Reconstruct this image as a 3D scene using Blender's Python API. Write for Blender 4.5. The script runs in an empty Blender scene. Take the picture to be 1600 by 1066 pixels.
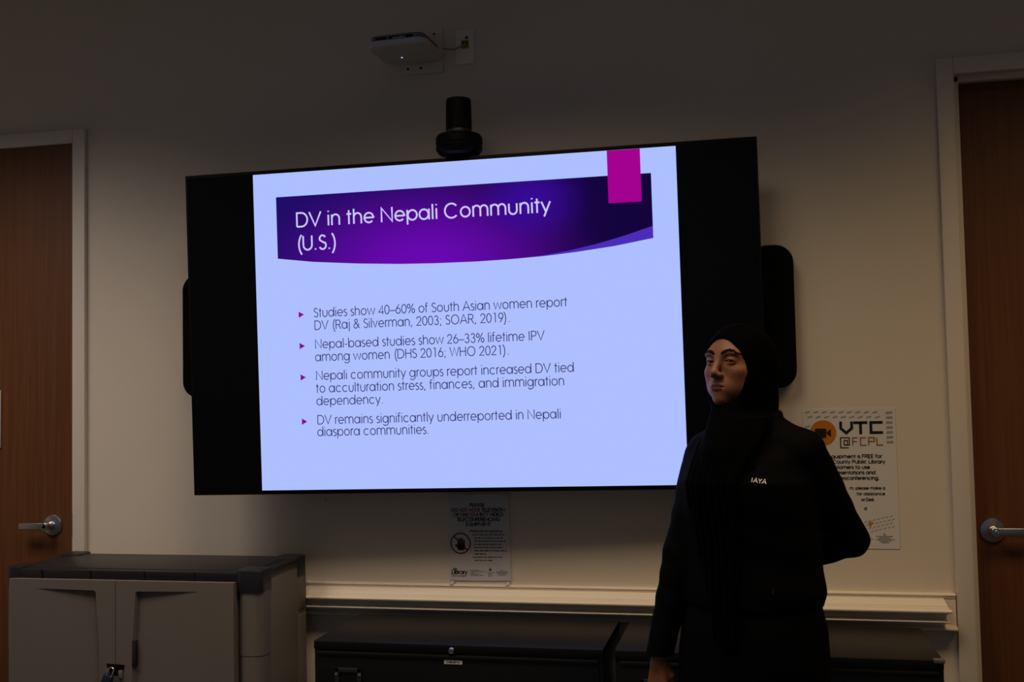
import bpy, bmesh, math, random
import numpy as np
from mathutils import Matrix, Vector

sc = bpy.context.scene
C = sc.collection
PI = math.pi

# ---------------------------------------------------------------- camera
cam_data = bpy.data.cameras.new('camera')
cam_data.sensor_width = 36.0
cam_data.lens = 37.74
cam_data.clip_start = 0.05
cam = bpy.data.objects.new('camera', cam_data)
C.objects.link(cam)
_r = Vector((0.9760105, 0.2168191, -0.0198222))
_u = Vector((0.0300376, -0.0439211, 0.9985833))
_f = Vector((-0.2156414, 0.9752233, 0.0493802))
cam.matrix_world = Matrix(((_r.x, _u.x, -_f.x, 0.0), (_r.y, _u.y, -_f.y, -3.4749),
                           (_r.z, _u.z, -_f.z, 1.4086), (0, 0, 0, 1)))
sc.camera = cam

# ---------------------------------------------------------------- light
sc.view_settings.view_transform = 'Standard'
sc.view_settings.look = 'None'
sc.view_settings.exposure = 0.0
sc.view_settings.gamma = 1.0
sc.view_settings.use_curve_mapping = False

world = bpy.data.worlds.new('world')
sc.world = world
world.use_nodes = True
world.node_tree.nodes['Background'].inputs[0].default_value = (0.72, 0.92, 1.25, 1)
world.node_tree.nodes['Background'].inputs[1].default_value = 0.085


def ceiling_lamp(x, y, power, col=(1.0, 0.79, 0.56), sx=1.2, sy=0.75, spread=121):
    l = bpy.data.lights.new('ceiling_lamp', 'AREA')
    l.shape = 'RECTANGLE'
    l.size, l.size_y = sx, sy
    l.energy = power
    l.color = col
    l.spread = math.radians(spread)
    o = bpy.data.objects.new('ceiling_lamp', l)
    C.objects.link(o)
    o.location = (x, y, 2.93)
    return o


# the recessed ceiling troffers of the room, in front of the wall
for lx, ly, p, c, s in ((-2.75, -1.28, 18.8, (1.0, 0.84, 0.73), 124), (-0.75, -1.28, 14.8, (1.0, 0.77, 0.54), 120), (1.15, -1.28, 11.0, (1.0, 0.68, 0.33), 123)):
    ceiling_lamp(lx, ly, p, c, spread=s)


# ---------------------------------------------------------------- helpers
def srgb(r, g, b):
    def f(c):
        c /= 255.0
        return c / 12.92 if c <= 0.04045 else ((c + 0.055) / 1.055) ** 2.4
    return (f(r), f(g), f(b), 1.0)


def mat(name, col, rough=0.6, metal=0.0, noise=0.0, nscale=30.0, bump=0.0, bscale=200.0, spec=0.5, coat=0.0):
    m = bpy.data.materials.new(name)
    m.use_nodes = True
    nt = m.node_tree
    b = nt.nodes['Principled BSDF']
    col = tuple(col[:3]) + (1.0,)
    b.inputs['Base Color'].default_value = col
    b.inputs['Roughness'].default_value = rough
    b.inputs['Metallic'].default_value = metal
    b.inputs['Specular IOR Level'].default_value = spec
    if coat:
        b.inputs['Coat Weight'].default_value = coat
    tc = nt.nodes.new('ShaderNodeTexCoord')
    if noise:
        n = nt.nodes.new('ShaderNodeTexNoise')
        n.inputs['Scale'].default_value = nscale
        n.inputs['Detail'].default_value = 4
        nt.links.new(tc.outputs['Object'], n.inputs['Vector'])
        r = nt.nodes.new('ShaderNodeValToRGB')
        r.color_ramp.elements[0].position = 0.3
        r.color_ramp.elements[1].position = 0.7
        r.color_ramp.elements[0].color = tuple(c * (1 - noise) for c in col[:3]) + (1,)
        r.color_ramp.elements[1].color = tuple(min(1, c * (1 + noise)) for c in col[:3]) + (1,)
        nt.links.new(n.outputs['Fac'], r.inputs['Fac'])
        nt.links.new(r.outputs['Color'], b.inputs['Base Color'])
    if bump:
        n2 = nt.nodes.new('ShaderNodeTexNoise')
        n2.inputs['Scale'].default_value = bscale
        n2.inputs['Detail'].default_value = 3
        nt.links.new(tc.outputs['Object'], n2.inputs['Vector'])
        bp = nt.nodes.new('ShaderNodeBump')
        bp.inputs['Strength'].default_value = bump
        bp.inputs['Distance'].default_value = 0.002
        nt.links.new(n2.outputs['Fac'], bp.inputs['Height'])
        nt.links.new(bp.outputs['Normal'], b.inputs['Normal'])
    return m


def wood(name, c0, c1, rough=0.45):
    m = bpy.data.materials.new(name)
    m.use_nodes = True
    nt = m.node_tree
    b = nt.nodes['Principled BSDF']
    b.inputs['Roughness'].default_value = rough
    b.inputs['Specular IOR Level'].default_value = 0.25
    tc = nt.nodes.new('ShaderNodeTexCoord')
    mp = nt.nodes.new('ShaderNodeMapping')
    mp.inputs['Scale'].default_value = (38, 20, 1.1)
    n = nt.nodes.new('ShaderNodeTexNoise')
    n.inputs['Scale'].default_value = 2.2
    n.inputs['Detail'].default_value = 7
    n.inputs['Distortion'].default_value = 0.6
    r = nt.nodes.new('ShaderNodeValToRGB')
    r.color_ramp.elements[0].position = 0.25
    r.color_ramp.elements[1].position = 0.75
    r.color_ramp.elements[0].color = tuple(c0[:3]) + (1,)
    r.color_ramp.elements[1].color = tuple(c1[:3]) + (1,)
    nt.links.new(tc.outputs['Object'], mp.inputs['Vector'])
    nt.links.new(mp.outputs['Vector'], n.inputs['Vector'])
    nt.links.new(n.outputs['Fac'], r.inputs['Fac'])
    nt.links.new(r.outputs['Color'], b.inputs['Base Color'])
    return m


def emit(name, col, strength=1.0):
    m = bpy.data.materials.new(name)
    m.use_nodes = True
    nt = m.node_tree
    nt.nodes.clear()
    e = nt.nodes.new('ShaderNodeEmission')
    e.inputs[0].default_value = tuple(col[:3]) + (1,)
    e.inputs[1].default_value = strength
    o = nt.nodes.new('ShaderNodeOutputMaterial')
    nt.links.new(e.outputs[0], o.inputs[0])
    return m


def add_box(bm, x0, x1, y0, y1, z0, z1, bev=0.0, seg=2):
    t = bmesh.new()
    bmesh.ops.create_cube(t, size=1.0)
    for v in t.verts:
        v.co = Vector(((x0 + x1) / 2 + v.co.x * (x1 - x0), (y0 + y1) / 2 + v.co.y * (y1 - y0), (z0 + z1) / 2 + v.co.z * (z1 - z0)))
    if bev:
        bmesh.ops.bevel(t, geom=t.edges[:], offset=bev, segments=seg, profile=0.5, affect='EDGES')
    merge(bm, t)


def merge(bm, t, M=None):
    me = bpy.data.meshes.new('tmp')
    t.to_mesh(me)
    t.free()
    if M is not None:
        me.transform(M)
    bm.from_mesh(me)
    bpy.data.meshes.remove(me)


def add_lathe(bm, prof, M=None, n=40, cap=True):
    """prof: list of (radius, height) turned around local z; M places it."""
    t = bmesh.new()
    rings = []
    for r, h in prof:
        rings.append([t.verts.new((r * math.cos(2 * PI * k / n), r * math.sin(2 * PI * k / n), h)) for k in range(n)])
    for a, b in zip(rings[:-1], rings[1:]):
        for k in range(n):
            t.faces.new((a[k], a[(k + 1) % n], b[(k + 1) % n], b[k]))
    if cap:
        t.faces.new(list(reversed(rings[0])))
        t.faces.new(rings[-1])
    bmesh.ops.recalc_face_normals(t, faces=t.faces[:])
    merge(bm, t, M)


def add_prism(bm, pts, axis, a0, a1, taper0=None, taper1=None):
    """Extrude a closed outline. axis 'x': pts are (y,z); 'y': pts are (x,z); 'z': pts are (x,y)."""
    t = bmesh.new()

    def P(p, a):
        if axis == 'x':
            return (a, p[0], p[1])
        if axis == 'y':
            return (p[0], a, p[1])
        return (p[0], p[1], a)
    A = [t.verts.new(P(p, a0 if taper0 is None else taper0(p))) for p in pts]
    B = [t.verts.new(P(p, a1 if taper1 is None else taper1(p))) for p in pts]
    n = len(pts)
    for k in range(n):
        t.faces.new((A[k], A[(k + 1) % n], B[(k + 1) % n], B[k]))
    t.faces.new(A)
    t.faces.new(list(reversed(B)))
    bmesh.ops.recalc_face_normals(t, faces=t.faces[:])
    merge(bm, t)


def add_tube(bm, pts, rad, n=12, closed=False):
    pts = [Vector(p) for p in pts]
    t = bmesh.new()
    rings = []
    m = len(pts)
    nrm = None
    for i, p in enumerate(pts):
        a = pts[i - 1] if (i or closed) else p
        b = pts[(i + 1) % m] if (i < m - 1 or closed) else p
        d = (b - a).normalized()
        if nrm is None:
            nrm = d.cross(Vector((0, 0, 1)) if abs(d.z) < 0.9 else Vector((1, 0, 0))).normalized()
        nrm = (nrm - d * nrm.dot(d)).normalized()
        bn = d.cross(nrm)
        r = rad(i / max(1, m - 1)) if callable(rad) else rad
        rings.append([t.verts.new(p + nrm * (r * math.cos(2 * PI * k / n)) + bn * (r * math.sin(2 * PI * k / n))) for k in range(n)])
    for i in range(m if closed else m - 1):
        a, b = rings[i], rings[(i + 1) % m]
        for k in range(n):
            t.faces.new((a[k], a[(k + 1) % n], b[(k + 1) % n], b[k]))
    if not closed:
        t.faces.new(list(reversed(rings[0])))
        t.faces.new(rings[-1])
    bmesh.ops.recalc_face_normals(t, faces=t.faces[:])
    merge(bm, t)


def rrect(w, h, r, seg=8, cx=0.0, cy=0.0):
    out = []
    for (sx, sy, a0) in ((1, 1, 0), (-1, 1, 90), (-1, -1, 180), (1, -1, 270)):
        for k in range(seg + 1):
            a = math.radians(a0 + 90 * k / seg)
            out.append((cx + sx * (w / 2 - r) + r * math.cos(a), cy + sy * (h / 2 - r) + r * math.sin(a)))
    return out


def obj(name, bm, m, parent=None, smooth=True, angle=35):
    me = bpy.data.meshes.new(name)
    bmesh.ops.recalc_face_normals(bm, faces=bm.faces[:])
    bm.to_mesh(me)
    bm.free()
    for mm in (m if isinstance(m, (list, tuple)) else [m]):
        me.materials.append(mm)
    if smooth:
        for p in me.polygons:
            p.use_smooth = True
        me.set_sharp_from_angle(angle=math.radians(angle))
    o = bpy.data.objects.new(name, me)
    C.objects.link(o)
    if parent is not None:
        o.parent = parent
    return o


def BM():
    return bmesh.new()


def tag(o, label, cat, group=None, kind=None):
    o['label'] = label
    o['category'] = cat
    if group:
        o['group'] = group
    if kind:
        o['kind'] = kind
    return o


def thing(name, label, cat, loc=(0, 0, 0), group=None):
    o = bpy.data.objects.new(name, None)
    o.empty_display_size = 0.05
    C.objects.link(o)
    o.location = loc
    return tag(o, label, cat, group)


def struct(name, bm, m, parent=None, smooth=True):
    o = obj(name, bm, m, parent, smooth)
    if parent is None:
        o['kind'] = 'structure'
    return o


def child(o, parent):
    o.parent = parent
    return o


# ---------------------------------------------------------------- stroke lettering
def arc(cx, cy, r, a0, a1, n=18, ry=None):
    ry = r if ry is None else ry
    return [(cx + r * math.cos(math.radians(a0 + (a1 - a0) * k / n)), cy + ry * math.sin(math.radians(a0 + (a1 - a0) * k / n))) for k in range(n + 1)]


def circ(cx, cy, r, ry=None):
    return ('o', arc(cx, cy, r, 0, 360, 28, ry)[:-1])


_R = 0.238
G = {
    ' ': (.277, []),
    'a': (.66, [circ(.305, .262, _R), [(.57, .52), (.57, 0)]]),
    'b': (.66, [[(.09, .735), (.09, 0)], circ(.355, .262, _R)]),
    'c': (.61, [arc(.315, .262, _R, 42, 318)]),
    'd': (.66, [circ(.305, .262, _R), [(.57, .735), (.57, 0)]]),
    'e': (.63, [[(.08, .262), (.553, .262)] + arc(.315, .262, _R, 0, 318, 24)]),
    'f': (.32, [[(.12, 0), (.12, .6)] + arc(.235, .615, .115, 180, 70, 8), [(.03, .5), (.27, .5)]]),
    'g': (.66, [circ(.305, .262, _R), [(.57, .52), (.57, .02)] + arc(.315, -.0, .255, 0, -150, 12, .2)]),
    'h': (.58, [[(.09, .735), (.09, 0)], [(.09, .3)] + arc(.29, .32, .2, 175, 0, 14) + [(.49, 0)]]),
    'i': (.2, [[(.1, .52), (.1, 0)], [(.1, .66), (.1, .72)]]),
    'j': (.22, [[(.12, .52), (.12, -.1)] + arc(.02, -.1, .1, 0, -70, 6), [(.12, .66), (.12, .72)]]),
    'k': (.5, [[(.09, .735), (.09, 0)], [(.42, .52), (.09, .25)], [(.2, .34), (.46, 0)]]),
    'l': (.2, [[(.1, .735), (.1, 0)]]),
    'm': (.92, [[(.09, .52), (.09, 0)], [(.09, .3)] + arc(.275, .34, .185, 175, 0, 12) + [(.46, 0)], [(.46, .3)] + arc(.645, .34, .185, 175, 0, 12) + [(.83, 0)]]),
    'n': (.58, [[(.09, .52), (.09, 0)], [(.09, .3)] + arc(.29, .32, .2, 175, 0, 14) + [(.49, 0)]]),
    'o': (.635, [circ(.318, .262, _R)]),
    'p': (.66, [[(.09, .52), (.09, -.19)], circ(.355, .262, _R)]),
    'q': (.66, [circ(.305, .262, _R), [(.57, .52), (.57, -.19)]]),
    'r': (.31, [[(.09, .52), (.09, 0)], [(.09, .28)] + arc(.265, .335, .175, 175, 75, 8)]),
    's': (.39, [arc(.195, .385, .125, 35, 190, 12) + [(.17, .29), (.24, .245)] + arc(.195, .145, .14, 40, -145, 12)]),
    't': (.33, [[(.155, .68), (.155, 0)], [(.03, .5), (.29, .5)]]),
    'u': (.58, [[(.09, .52), (.09, .2)] + arc(.29, .21, .2, 180, 360, 14) + [(.49, .52)]]),
    'v': (.54, [[(.05, .52), (.27, .02), (.49, .52)]]),
    'w': (.8, [[(.04, .52), (.21, .02), (.4, .5), (.59, .02), (.76, .52)]]),
    'x': (.48, [[(.05, .52), (.43, 0)], [(.43, .52), (.05, 0)]]),
    'y': (.53, [[(.05, .52), (.27, .03)], [(.49, .52), (.17, -.19)]]),
    'z': (.43, [[(.05, .5), (.38, .5), (.04, .02), (.4, .02)]]),
    'A': (.74, [[(.04, 0), (.37, .71), (.7, 0)], [(.15, .23), (.59, .23)]]),
    'B': (.575, [[(.09, 0), (.09, .7), (.26, .7)] + arc(.28, .535, .165, 90, -90, 12) + [(.09, .37)], [(.28, .37)] + arc(.32, .195, .18, 90, -90, 12) + [(.09, .015)]]),
    'C': (.81, [arc(.41, .355, .345, 42, 318, 26)]),
    'D': (.74, [[(.09, .015), (.09, .695), (.28, .695)] + arc(.32, .355, .34, 90, -90, 20) + [(.09, .015)]]),
    'E': (.535, [[(.47, .69), (.09, .69), (.09, .02), (.47, .02)], [(.09, .37), (.46, .37)]]),
    'F': (.485, [[(.45, .69), (.09, .69), (.09, 0)], [(.09, .37), (.43, .37)]]),
    'G': (.87, [arc(.42, .355, .345, 48, 360, 26) + [(.46, .355)]]),
    'H': (.68, [[(.09, .71), (.09, 0)], [(.59, .71), (.59, 0)], [(.09, .37), (.59, .37)]]),
    'I': (.23, [[(.115, .71), (.115, 0)]]),
    'J': (.48, [[(.39, .71), (.39, .18)] + arc(.22, .185, .17, 0, -180, 12)]),
    'K': (.59, [[(.09, .71), (.09, 0)], [(.53, .71), (.1, .36), (.56, 0)]]),
    'L': (.46, [[(.09, .71), (.09, .02), (.44, .02)]]),
    'M': (.92, [[(.07, 0), (.17, .69), (.46, .06), (.75, .69), (.85, 0)]]),
    'N': (.74, [[(.09, 0), (.09, .69), (.65, .02), (.65, .71)]]),
    'O': (.87, [circ(.435, .355, .345)]),
    'P': (.59, [[(.09, 0), (.09, .69), (.28, .69)] + arc(.33, .51, .18, 90, -90, 12) + [(.09, .33)]]),
    'Q': (.87, [circ(.435, .355, .345), [(.5, .2), (.75, .0)]]),
    'R': (.61, [[(.09, 0), (.09, .69), (.28, .69)] + arc(.34, .515, .175, 90, -90, 12) + [(.09, .34)], [(.33, .34), (.55, 0)]]),
    'S': (.5, [arc(.25, .525, .165, 25, 200, 14) + [(.2, .4), (.32, .33)] + arc(.25, .195, .185, 45, -155, 14)]),
    'T': (.43, [[(.215, 0), (.215, .69)], [(.02, .69), (.41, .69)]]),
    'U': (.65, [[(.08, .71), (.08, .25)] + arc(.325, .26, .245, 180, 360, 16) + [(.57, .71)]]),
    'V': (.69, [[(.03, .71), (.345, .02), (.66, .71)]]),
    'W': (.9, [[(.03, .71), (.24, .03), (.45, .68), (.66, .03), (.87, .71)]]),
    'X': (.6, [[(.05, .71), (.55, 0)], [(.55, .71), (.05, 0)]]),
    'Y': (.6, [[(.04, .71), (.3, .32), (.56, .71)], [(.3, .32), (.3, 0)]]),
    'Z': (.5, [[(.05, .69), (.44, .69), (.04, .02), (.46, .02)]]),
    '0': (.554, [circ(.277, .35, .21, .335)]),
    '1': (.554, [[(.17, .69), (.32, .69), (.32, 0)]]),
    '2': (.554, [arc(.27, .5, .19, 175, -10, 12) + [(.42, .38), (.06, .02), (.5, .02)]]),
    '3': (.554, [arc(.26, .53, .16, 160, -80, 12) + [(.25, .37)] + arc(.27, .195, .185, 80, -165, 14)]),
    '4': (.554, [[(.41, 0), (.41, .68), (.04, .17), (.52, .17)]]),
    '5': (.554, [[(.45, .69), (.19, .69), (.12, .37)] + arc(.27, .225, .21, 135, -160, 14)]),
    '6': (.554, [circ(.277, .22, .205), [(.1, .33), (.35, .71)]]),
    '7': (.554, [[(.06, .69), (.47, .69), (.2, 0)]]),
    '8': (.554, [circ(.277, .53, .155), circ(.277, .19, .185)]),
    '9': (.554, [circ(.277, .49, .205), [(.455, .38), (.2, 0)]]),
    '.': (.277, [[(.12, 0), (.12, .065)]]),
    ',': (.277, [[(.14, .07), (.08, -.1)]]),
    ';': (.277, [[(.14, .07), (.08, -.1)], [(.14, .4), (.14, .465)]]),
    ':': (.277, [[(.14, 0), (.14, .065)], [(.14, .4), (.14, .465)]]),
    '-': (.332, [[(.05, .25), (.28, .25)]]),
    '\u2013': (.5, [[(.0, .25), (.5, .25)]]),
    '(': (.37, [arc(.62, .28, .42, 128, 232, 12, .62)]),
    ')': (.37, [arc(-.25, .28, .42, 52, -52, 12, .62)]),
    '&': (.7, [[(.62, 0), (.2, .5)] + arc(.3, .57, .13, 200, -30, 10) + [(.36, .44), (.16, .31)] + arc(.24, .17, .17, 120, 330, 12) + [(.58, .36)]]),
    '%': (.775, [circ(.17, .53, .125, .155), circ(.6, .17, .125, .155), [(.6, .71), (.17, 0)]]),
    '#': (.554, [[(.2, .7), (.12, 0)], [(.42, .7), (.34, 0)], [(.04, .47), (.52, .47)], [(.03, .23), (.5, .23)]]),
    '/': (.4, [[(.05, -.05), (.35, .72)]]),
}


def ribbon(bm, pts, w, closed, P):
    n = len(pts)
    L, R = [], []
    for i in range(n):
        p = Vector(pts[i])
        a = Vector(pts[i - 1]) if (i or closed) else None
        b = Vector(pts[(i + 1) % n]) if (i < n - 1 or closed) else None
        d1 = (p - a).normalized() if a is not None else None
        d2 = (b - p).normalized() if b is not None else None
        if d1 is None:
            d1 = d2
        if d2 is None:
            d2 = d1
        n1 = Vector((-d1.y, d1.x))
        n2 = Vector((-d2.y, d2.x))
        m = n1 + n2
        if m.length < 1e-4:
            m = n1
        m.normalize()
        k = min(1.8, 1.0 / max(0.3, m.dot(n1)))
        L.append(bm.verts.new(P(p + m * (w / 2 * k))))
        R.append(bm.verts.new(P(p - m * (w / 2 * k))))
    for i in range(n if closed else n - 1):
        j = (i + 1) % n
        bm.faces.new((L[i], R[i], R[j], L[j]))


def text_width(s):
    return sum(G[c][0] for c in s)


def add_text(bm, s, x, z, size, weight, y=0.0, x1=None, align='l', slant=0.0, rot=0.0):
    """Stroke lettering in the xz plane at depth y; x1 fixes where the line ends."""
    wd = text_width(s)
    sx = size
    if x1 is not None:
        sx = (x1 - x) / (wd - 0.08)
        x -= 0.04 * sx
    elif align == 'c':
        x -= wd * size / 2
    elif align == 'r':
        x -= wd * size
    px = x
    for ch in s:
        adv, strokes = G[ch]
        for st in strokes:
            closed = isinstance(st, tuple)
            pts = st[1] if closed else st
            pts2 = [(q[0] * sx / size, q[1]) for q in pts]
            ribbon(bm, pts2, weight / size, closed, lambda p, px=px: (px + p.x * size + slant * p.y * size, y, z + p.y * size + rot * (px + p.x * size - x)))
        px += adv * sx
    return px


def add_poly(bm, pts, y):
    f = bm.faces.new([bm.verts.new((p[0], y, p[1])) for p in pts])
    return f


def word_bars(bm, x0, x1, z, h, y, rng, rot=0.0):
    """Rows of small print too small to read: short dark dashes, one per word."""
    x = x0
    while x < x1 - h:
        w = min(rng.uniform(1.2, 4.5) * h, x1 - x)
        zz = z + rot * (x - x0)
        add_poly(bm, ((x, zz), (x + w, zz + rot * w), (x + w, zz + h + rot * w), (x, zz + h)), y)
        x += w + h * 0.7

# ---------------------------------------------------------------- materials
M_wall = mat('wall_paint', (0.70, 0.63, 0.53), 0.75, bump=0.25, bscale=260, spec=0.25)
M_trim = mat('trim_paint', (0.80, 0.72, 0.61), 0.5, spec=0.35)
M_trim_grey = mat('frame_paint', (0.70, 0.635, 0.56), 0.45, spec=0.35)
M_ceil = mat('ceiling_tile', (0.80, 0.78, 0.74), 0.9, noise=0.12, nscale=90)
M_floor = mat('carpet', (0.055, 0.053, 0.053), 0.95, noise=0.3, nscale=180, bump=0.4)
M_wood = wood('door_veneer', (0.105, 0.040, 0.015), (0.160, 0.060, 0.021), 0.5)
M_nickel = mat('satin_nickel', (0.42, 0.42, 0.43), 0.32, metal=1.0)
M_dark_hole = mat('dark_void', (0.004, 0.004, 0.004), 0.9)
M_black = mat('black_plastic', (0.0025, 0.0025, 0.003), 0.55, spec=0.12)
M_black_gloss = mat('black_glass', (0.002, 0.002, 0.002), 0.35, spec=0.15)
M_speaker = mat('speaker_cloth', (0.0022, 0.0022, 0.0022), 0.9, bump=0.3, bscale=600, spec=0.08)
M_camera = mat('camera_shell', (0.002, 0.0022, 0.0026), 0.55, spec=0.12)
M_white_plastic = mat('white_plastic', (0.52, 0.54, 0.57), 0.4)
M_grey_metal = mat('grey_metal', (0.16, 0.16, 0.17), 0.45, metal=0.3)
M_paper = mat('poster_paper', (0.66, 0.65, 0.63), 0.7)
M_paper_sign = mat('notice_paper', (0.58, 0.57, 0.59), 0.55)
M_ink = mat('black_ink', (0.012, 0.012, 0.013), 0.7, spec=0.2)
M_ink_grey = mat('grey_ink', (0.10, 0.10, 0.10), 0.7, spec=0.2)
M_ink_pale = mat('pale_grey_ink', (0.31, 0.30, 0.29), 0.7, spec=0.2)
M_orange = mat('orange_ink', (0.52, 0.17, 0.016), 0.7, spec=0.2)
M_rust = mat('rust_ink', (0.33, 0.13, 0.05), 0.7, spec=0.2)
M_red = mat('red_ink', (0.20, 0.018, 0.014), 0.7, spec=0.2)
M_green = mat('green_ink', (0.03, 0.17, 0.03), 0.7, spec=0.2)
M_taupe = mat('taupe_plastic', (0.150, 0.132, 0.115), 0.6, bump=0.35, bscale=900, spec=0.3)
M_lid = mat('black_lid_plastic', (0.008, 0.008, 0.010), 0.42, bump=0.2, bscale=500, spec=0.5)
M_gun = mat('gunmetal', (0.045, 0.046, 0.048), 0.4, metal=0.5)
M_file = mat('black_enamel', (0.0022, 0.0021, 0.0020), 0.46, bump=0.12, bscale=700, spec=0.32)
M_chrome = mat('chrome', (0.75, 0.75, 0.76), 0.15, metal=1.0)
M_navy = mat('navy_enamel', (0.012, 0.018, 0.045), 0.35)
M_jack = mat('jack_plastic', (0.22, 0.24, 0.03), 0.5)

# ---------------------------------------------------------------- setting
WL, WR, WTOP = -4.2, 2.6, 2.95
LI, RI = -2.3987, 0.6332          # inner edges of the two door frames
DT = 2.3611                       # top of the door openings
bm = BM()
for x0, x1, z0, z1 in ((WL, LI - 0.914, 0, DT), (LI, RI, 0, DT), (RI + 0.95, WR, 0, DT), (WL, WR, DT, WTOP)):
    add_box(bm, x0, x1, 0, 0.16, z0, z1)
bmesh.ops.remove_doubles(bm, verts=bm.verts[:], dist=1e-5)
struct('wall_back', bm, M_wall, smooth=False)
bm = BM()
add_box(bm, WL - 0.1, WR + 0.1, -6.0, 0.16, -0.1, 0)
struct('floor', bm, M_floor)
bm = BM()
add_box(bm, WL - 0.1, WR + 0.1, -6.0, 0.16, WTOP, WTOP + 0.1)
struct('ceiling', bm, M_ceil)
bm = BM()
add_box(bm, WL - 0.1, WL, -6.0, 0.0, 0, WTOP)
struct('wall_left', bm, M_wall)
bm = BM()
add_box(bm, WR, WR + 0.1, -6.0, 0.0, 0, WTOP)
struct('wall_right', bm, M_wall)


def door_frame(name, xi, s, width, with_stop):
    """Painted steel frame: 50 mm face, jamb return and (for the recessed door) a stop."""
    bm = BM()
    xo = xi + width * s
    f = 0.0495
    a, b = min(xi, xo), max(xi, xo)
    for (u0, u1) in ((a - f, a), (b, b + f)):
        add_box(bm, u0, u1, -0.02, 0.0, 0, DT + f, 0.0025)
    add_box(bm, a, b, -0.02, 0.0, DT, DT + f, 0.0025)
    t = 0.0015
    for (u0, u1) in ((a, a + t), (b - t, b)):
        add_box(bm, u0, u1, -0.018, 0.15, 0, DT)
    add_box(bm, a, b, -0.018, 0.15, DT - t, DT)
    if with_stop:
        for (u0, u1) in ((a, a + 0.0205), (b - 0.0205, b)):
            add_box(bm, u0, u1, 0.022, 0.052, 0, DT, 0.0015)
        add_box(bm, a, b, 0.022, 0.052, DT - 0.0165, DT, 0.0015)
    return struct(name, bm, M_trim_grey)


door_frame('trim_1', LI, -1, 0.914, False)
door_frame('trim_2', RI, 1, 0.95, True)


def make_door(name, x0, x1, y0, y1, z1):
    bm = BM()
    add_box(bm, x0, x1, y0, y1, 0.006, z1, 0.002)
    o = struct(name, bm, M_wood)
    return o


def door_lever(door, x, yface, z, s, keyed):
    """Round rose, neck and flat lever; s = +1 lever points to +x."""
    bm = BM()
    Mx = Matrix.Translation((x, yface, z)) @ Matrix.Rotation(PI / 2, 4, 'X')
    add_lathe(bm, [(0.0375, -0.001), (0.0375, 0.004), (0.035, 0.008), (0.024, 0.011), (0.017, 0.013), (0.0145, 0.016), (0.0145, 0.022), (0.0115, 0.024), (0.0115, 0.036)], Mx, 48)
    h = obj('door_handle', bm, M_nickel, door, angle=30)
    bm = BM()
    y = yface - 0.046
    add_box(bm, min(x - 0.013 * s, x + 0.106 * s), max(x - 0.013 * s, x + 0.106 * s), y - 0.006, y + 0.006, z - 0.0125, z + 0.0125, 0.0035, 3)
    add_lathe(bm, [(0.0135, 0.033), (0.0135, 0.0535), (0.012, 0.0545)], Mx, 32)
    obj('lever', bm, M_nickel, h, angle=30)
    bm = BM()
    add_lathe(bm, [(0.0065, 0.0535), (0.0065, 0.057), (0.005, 0.058)], Mx, 24)
    k = obj('key_cylinder', bm, M_chrome if keyed else M_black, h)
    bm = BM()
    add_box(bm, x - 0.0008, x + 0.0008, yface - 0.0588, yface - 0.057, z - 0.004, z + 0.002)
    if keyed:
        m = obj('keyhole', bm, M_dark_hole, h)
    else:
        bm.free()


d1 = make_door('door_1', LI - 0.911, LI - 0.003, -0.016, 0.03, DT - 0.003)
door_lever(d1, -2.4785, -0.016, 0.968, -1, False)
bm = BM()
add_box(bm, LI - 0.0026, LI - 0.0004, -0.0195, -0.012, 0.925, 1.01)
obj('latch_plate', bm, M_grey_metal, d1)
d2 = make_door('door_2', RI + 0.004, RI + 0.946, 0.0535, 0.098, DT - 0.004)
door_lever(d2, 0.7045, 0.0535, 0.966, 1, True)

# chair rail: a moulded back board with a crown section that is returned at its ends
bm = BM()
board = [(0, .7834), (-.020, .7834), (-.0225, .7815), (-.0225, .7785), (-.0185, .7768), (-.0185, .7752), (-.0205, .7742), (-.0205, .7722), (-.018, .771),
         (-.018, .6905), (-.0340, .6870), (-.0440, .6832), (-.0430, .6795), (-.030, .6770), (0, .6775)]
add_prism(bm, board, 'x', -2.3485, 0.5803)
crown = [(-.017, .7705), (-.0225, .7705), (-.047, .7545), (-.049, .7528), (-.049, .7508), (-.056, .7500), (-.060, .7488), (-.060, .7472), (-.072, .7470), (-.0775, .7455), (-.0800, .7425), (-.0795, .7390), (-.0760, .7365),
         (-.070, .7355), (-.058, .7335), (-.047, .7285), (-.040, .7225), (-.0375, .7165), (-.0400, .7145), (-.0520, .7138), (-.0620, .7122), (-.0675, .7092), (-.0660, .7062), (-.0580, .7045), (-.044, .7030), (-.034, .6990), (-.0280, .6935), (-.0240, .6900), (-.017, .6900)]
add_prism(bm, crown, 'x', 0, 0, lambda p: -2.3075 + 0.24 * p[0], lambda p: 0.5405 - 0.24 * p[0])
struct('trim_3', bm, M_trim)

# ---------------------------------------------------------------- television with the slide
tv = thing('television', 'large black wall television showing a purple titled slide', 'television')
tv.matrix_world = Matrix(((0.9992939, -0.0367725, -0.0077117, -0.8876), (0.0365032, 0.9988028, -0.0325658, -0.1844),
                          (0.0089000, 0.0322613, 0.9994398, 1.6339), (0, 0, 0, 1))) @ Matrix.Scale(0.984, 4)
TW, TH = 1.8975, 1.0835
bm = BM()
add_box(bm, -TW / 2, TW / 2, 0.0, 0.022, -TH / 2, TH / 2, 0.002)
obj('housing', bm, M_black, tv)
bm = BM()
add_box(bm, -0.72, 0.72, 0.020, 0.062, -0.44, 0.36, 0.012)
obj('back_cover', bm, M_black, tv)
bm = BM()
add_box(bm, -0.33, 0.33, 0.058, 0.085, -0.22, 0.22, 0.003)
add_box(bm, -0.30, 0.30, 0.08, 0.128, -0.05, 0.05, 0.003)
for q in (-0.2, 0.2):
    add_box(bm, q - 0.02, q + 0.02, 0.08, 0.105, -0.25, 0.25, 0.003)
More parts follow.
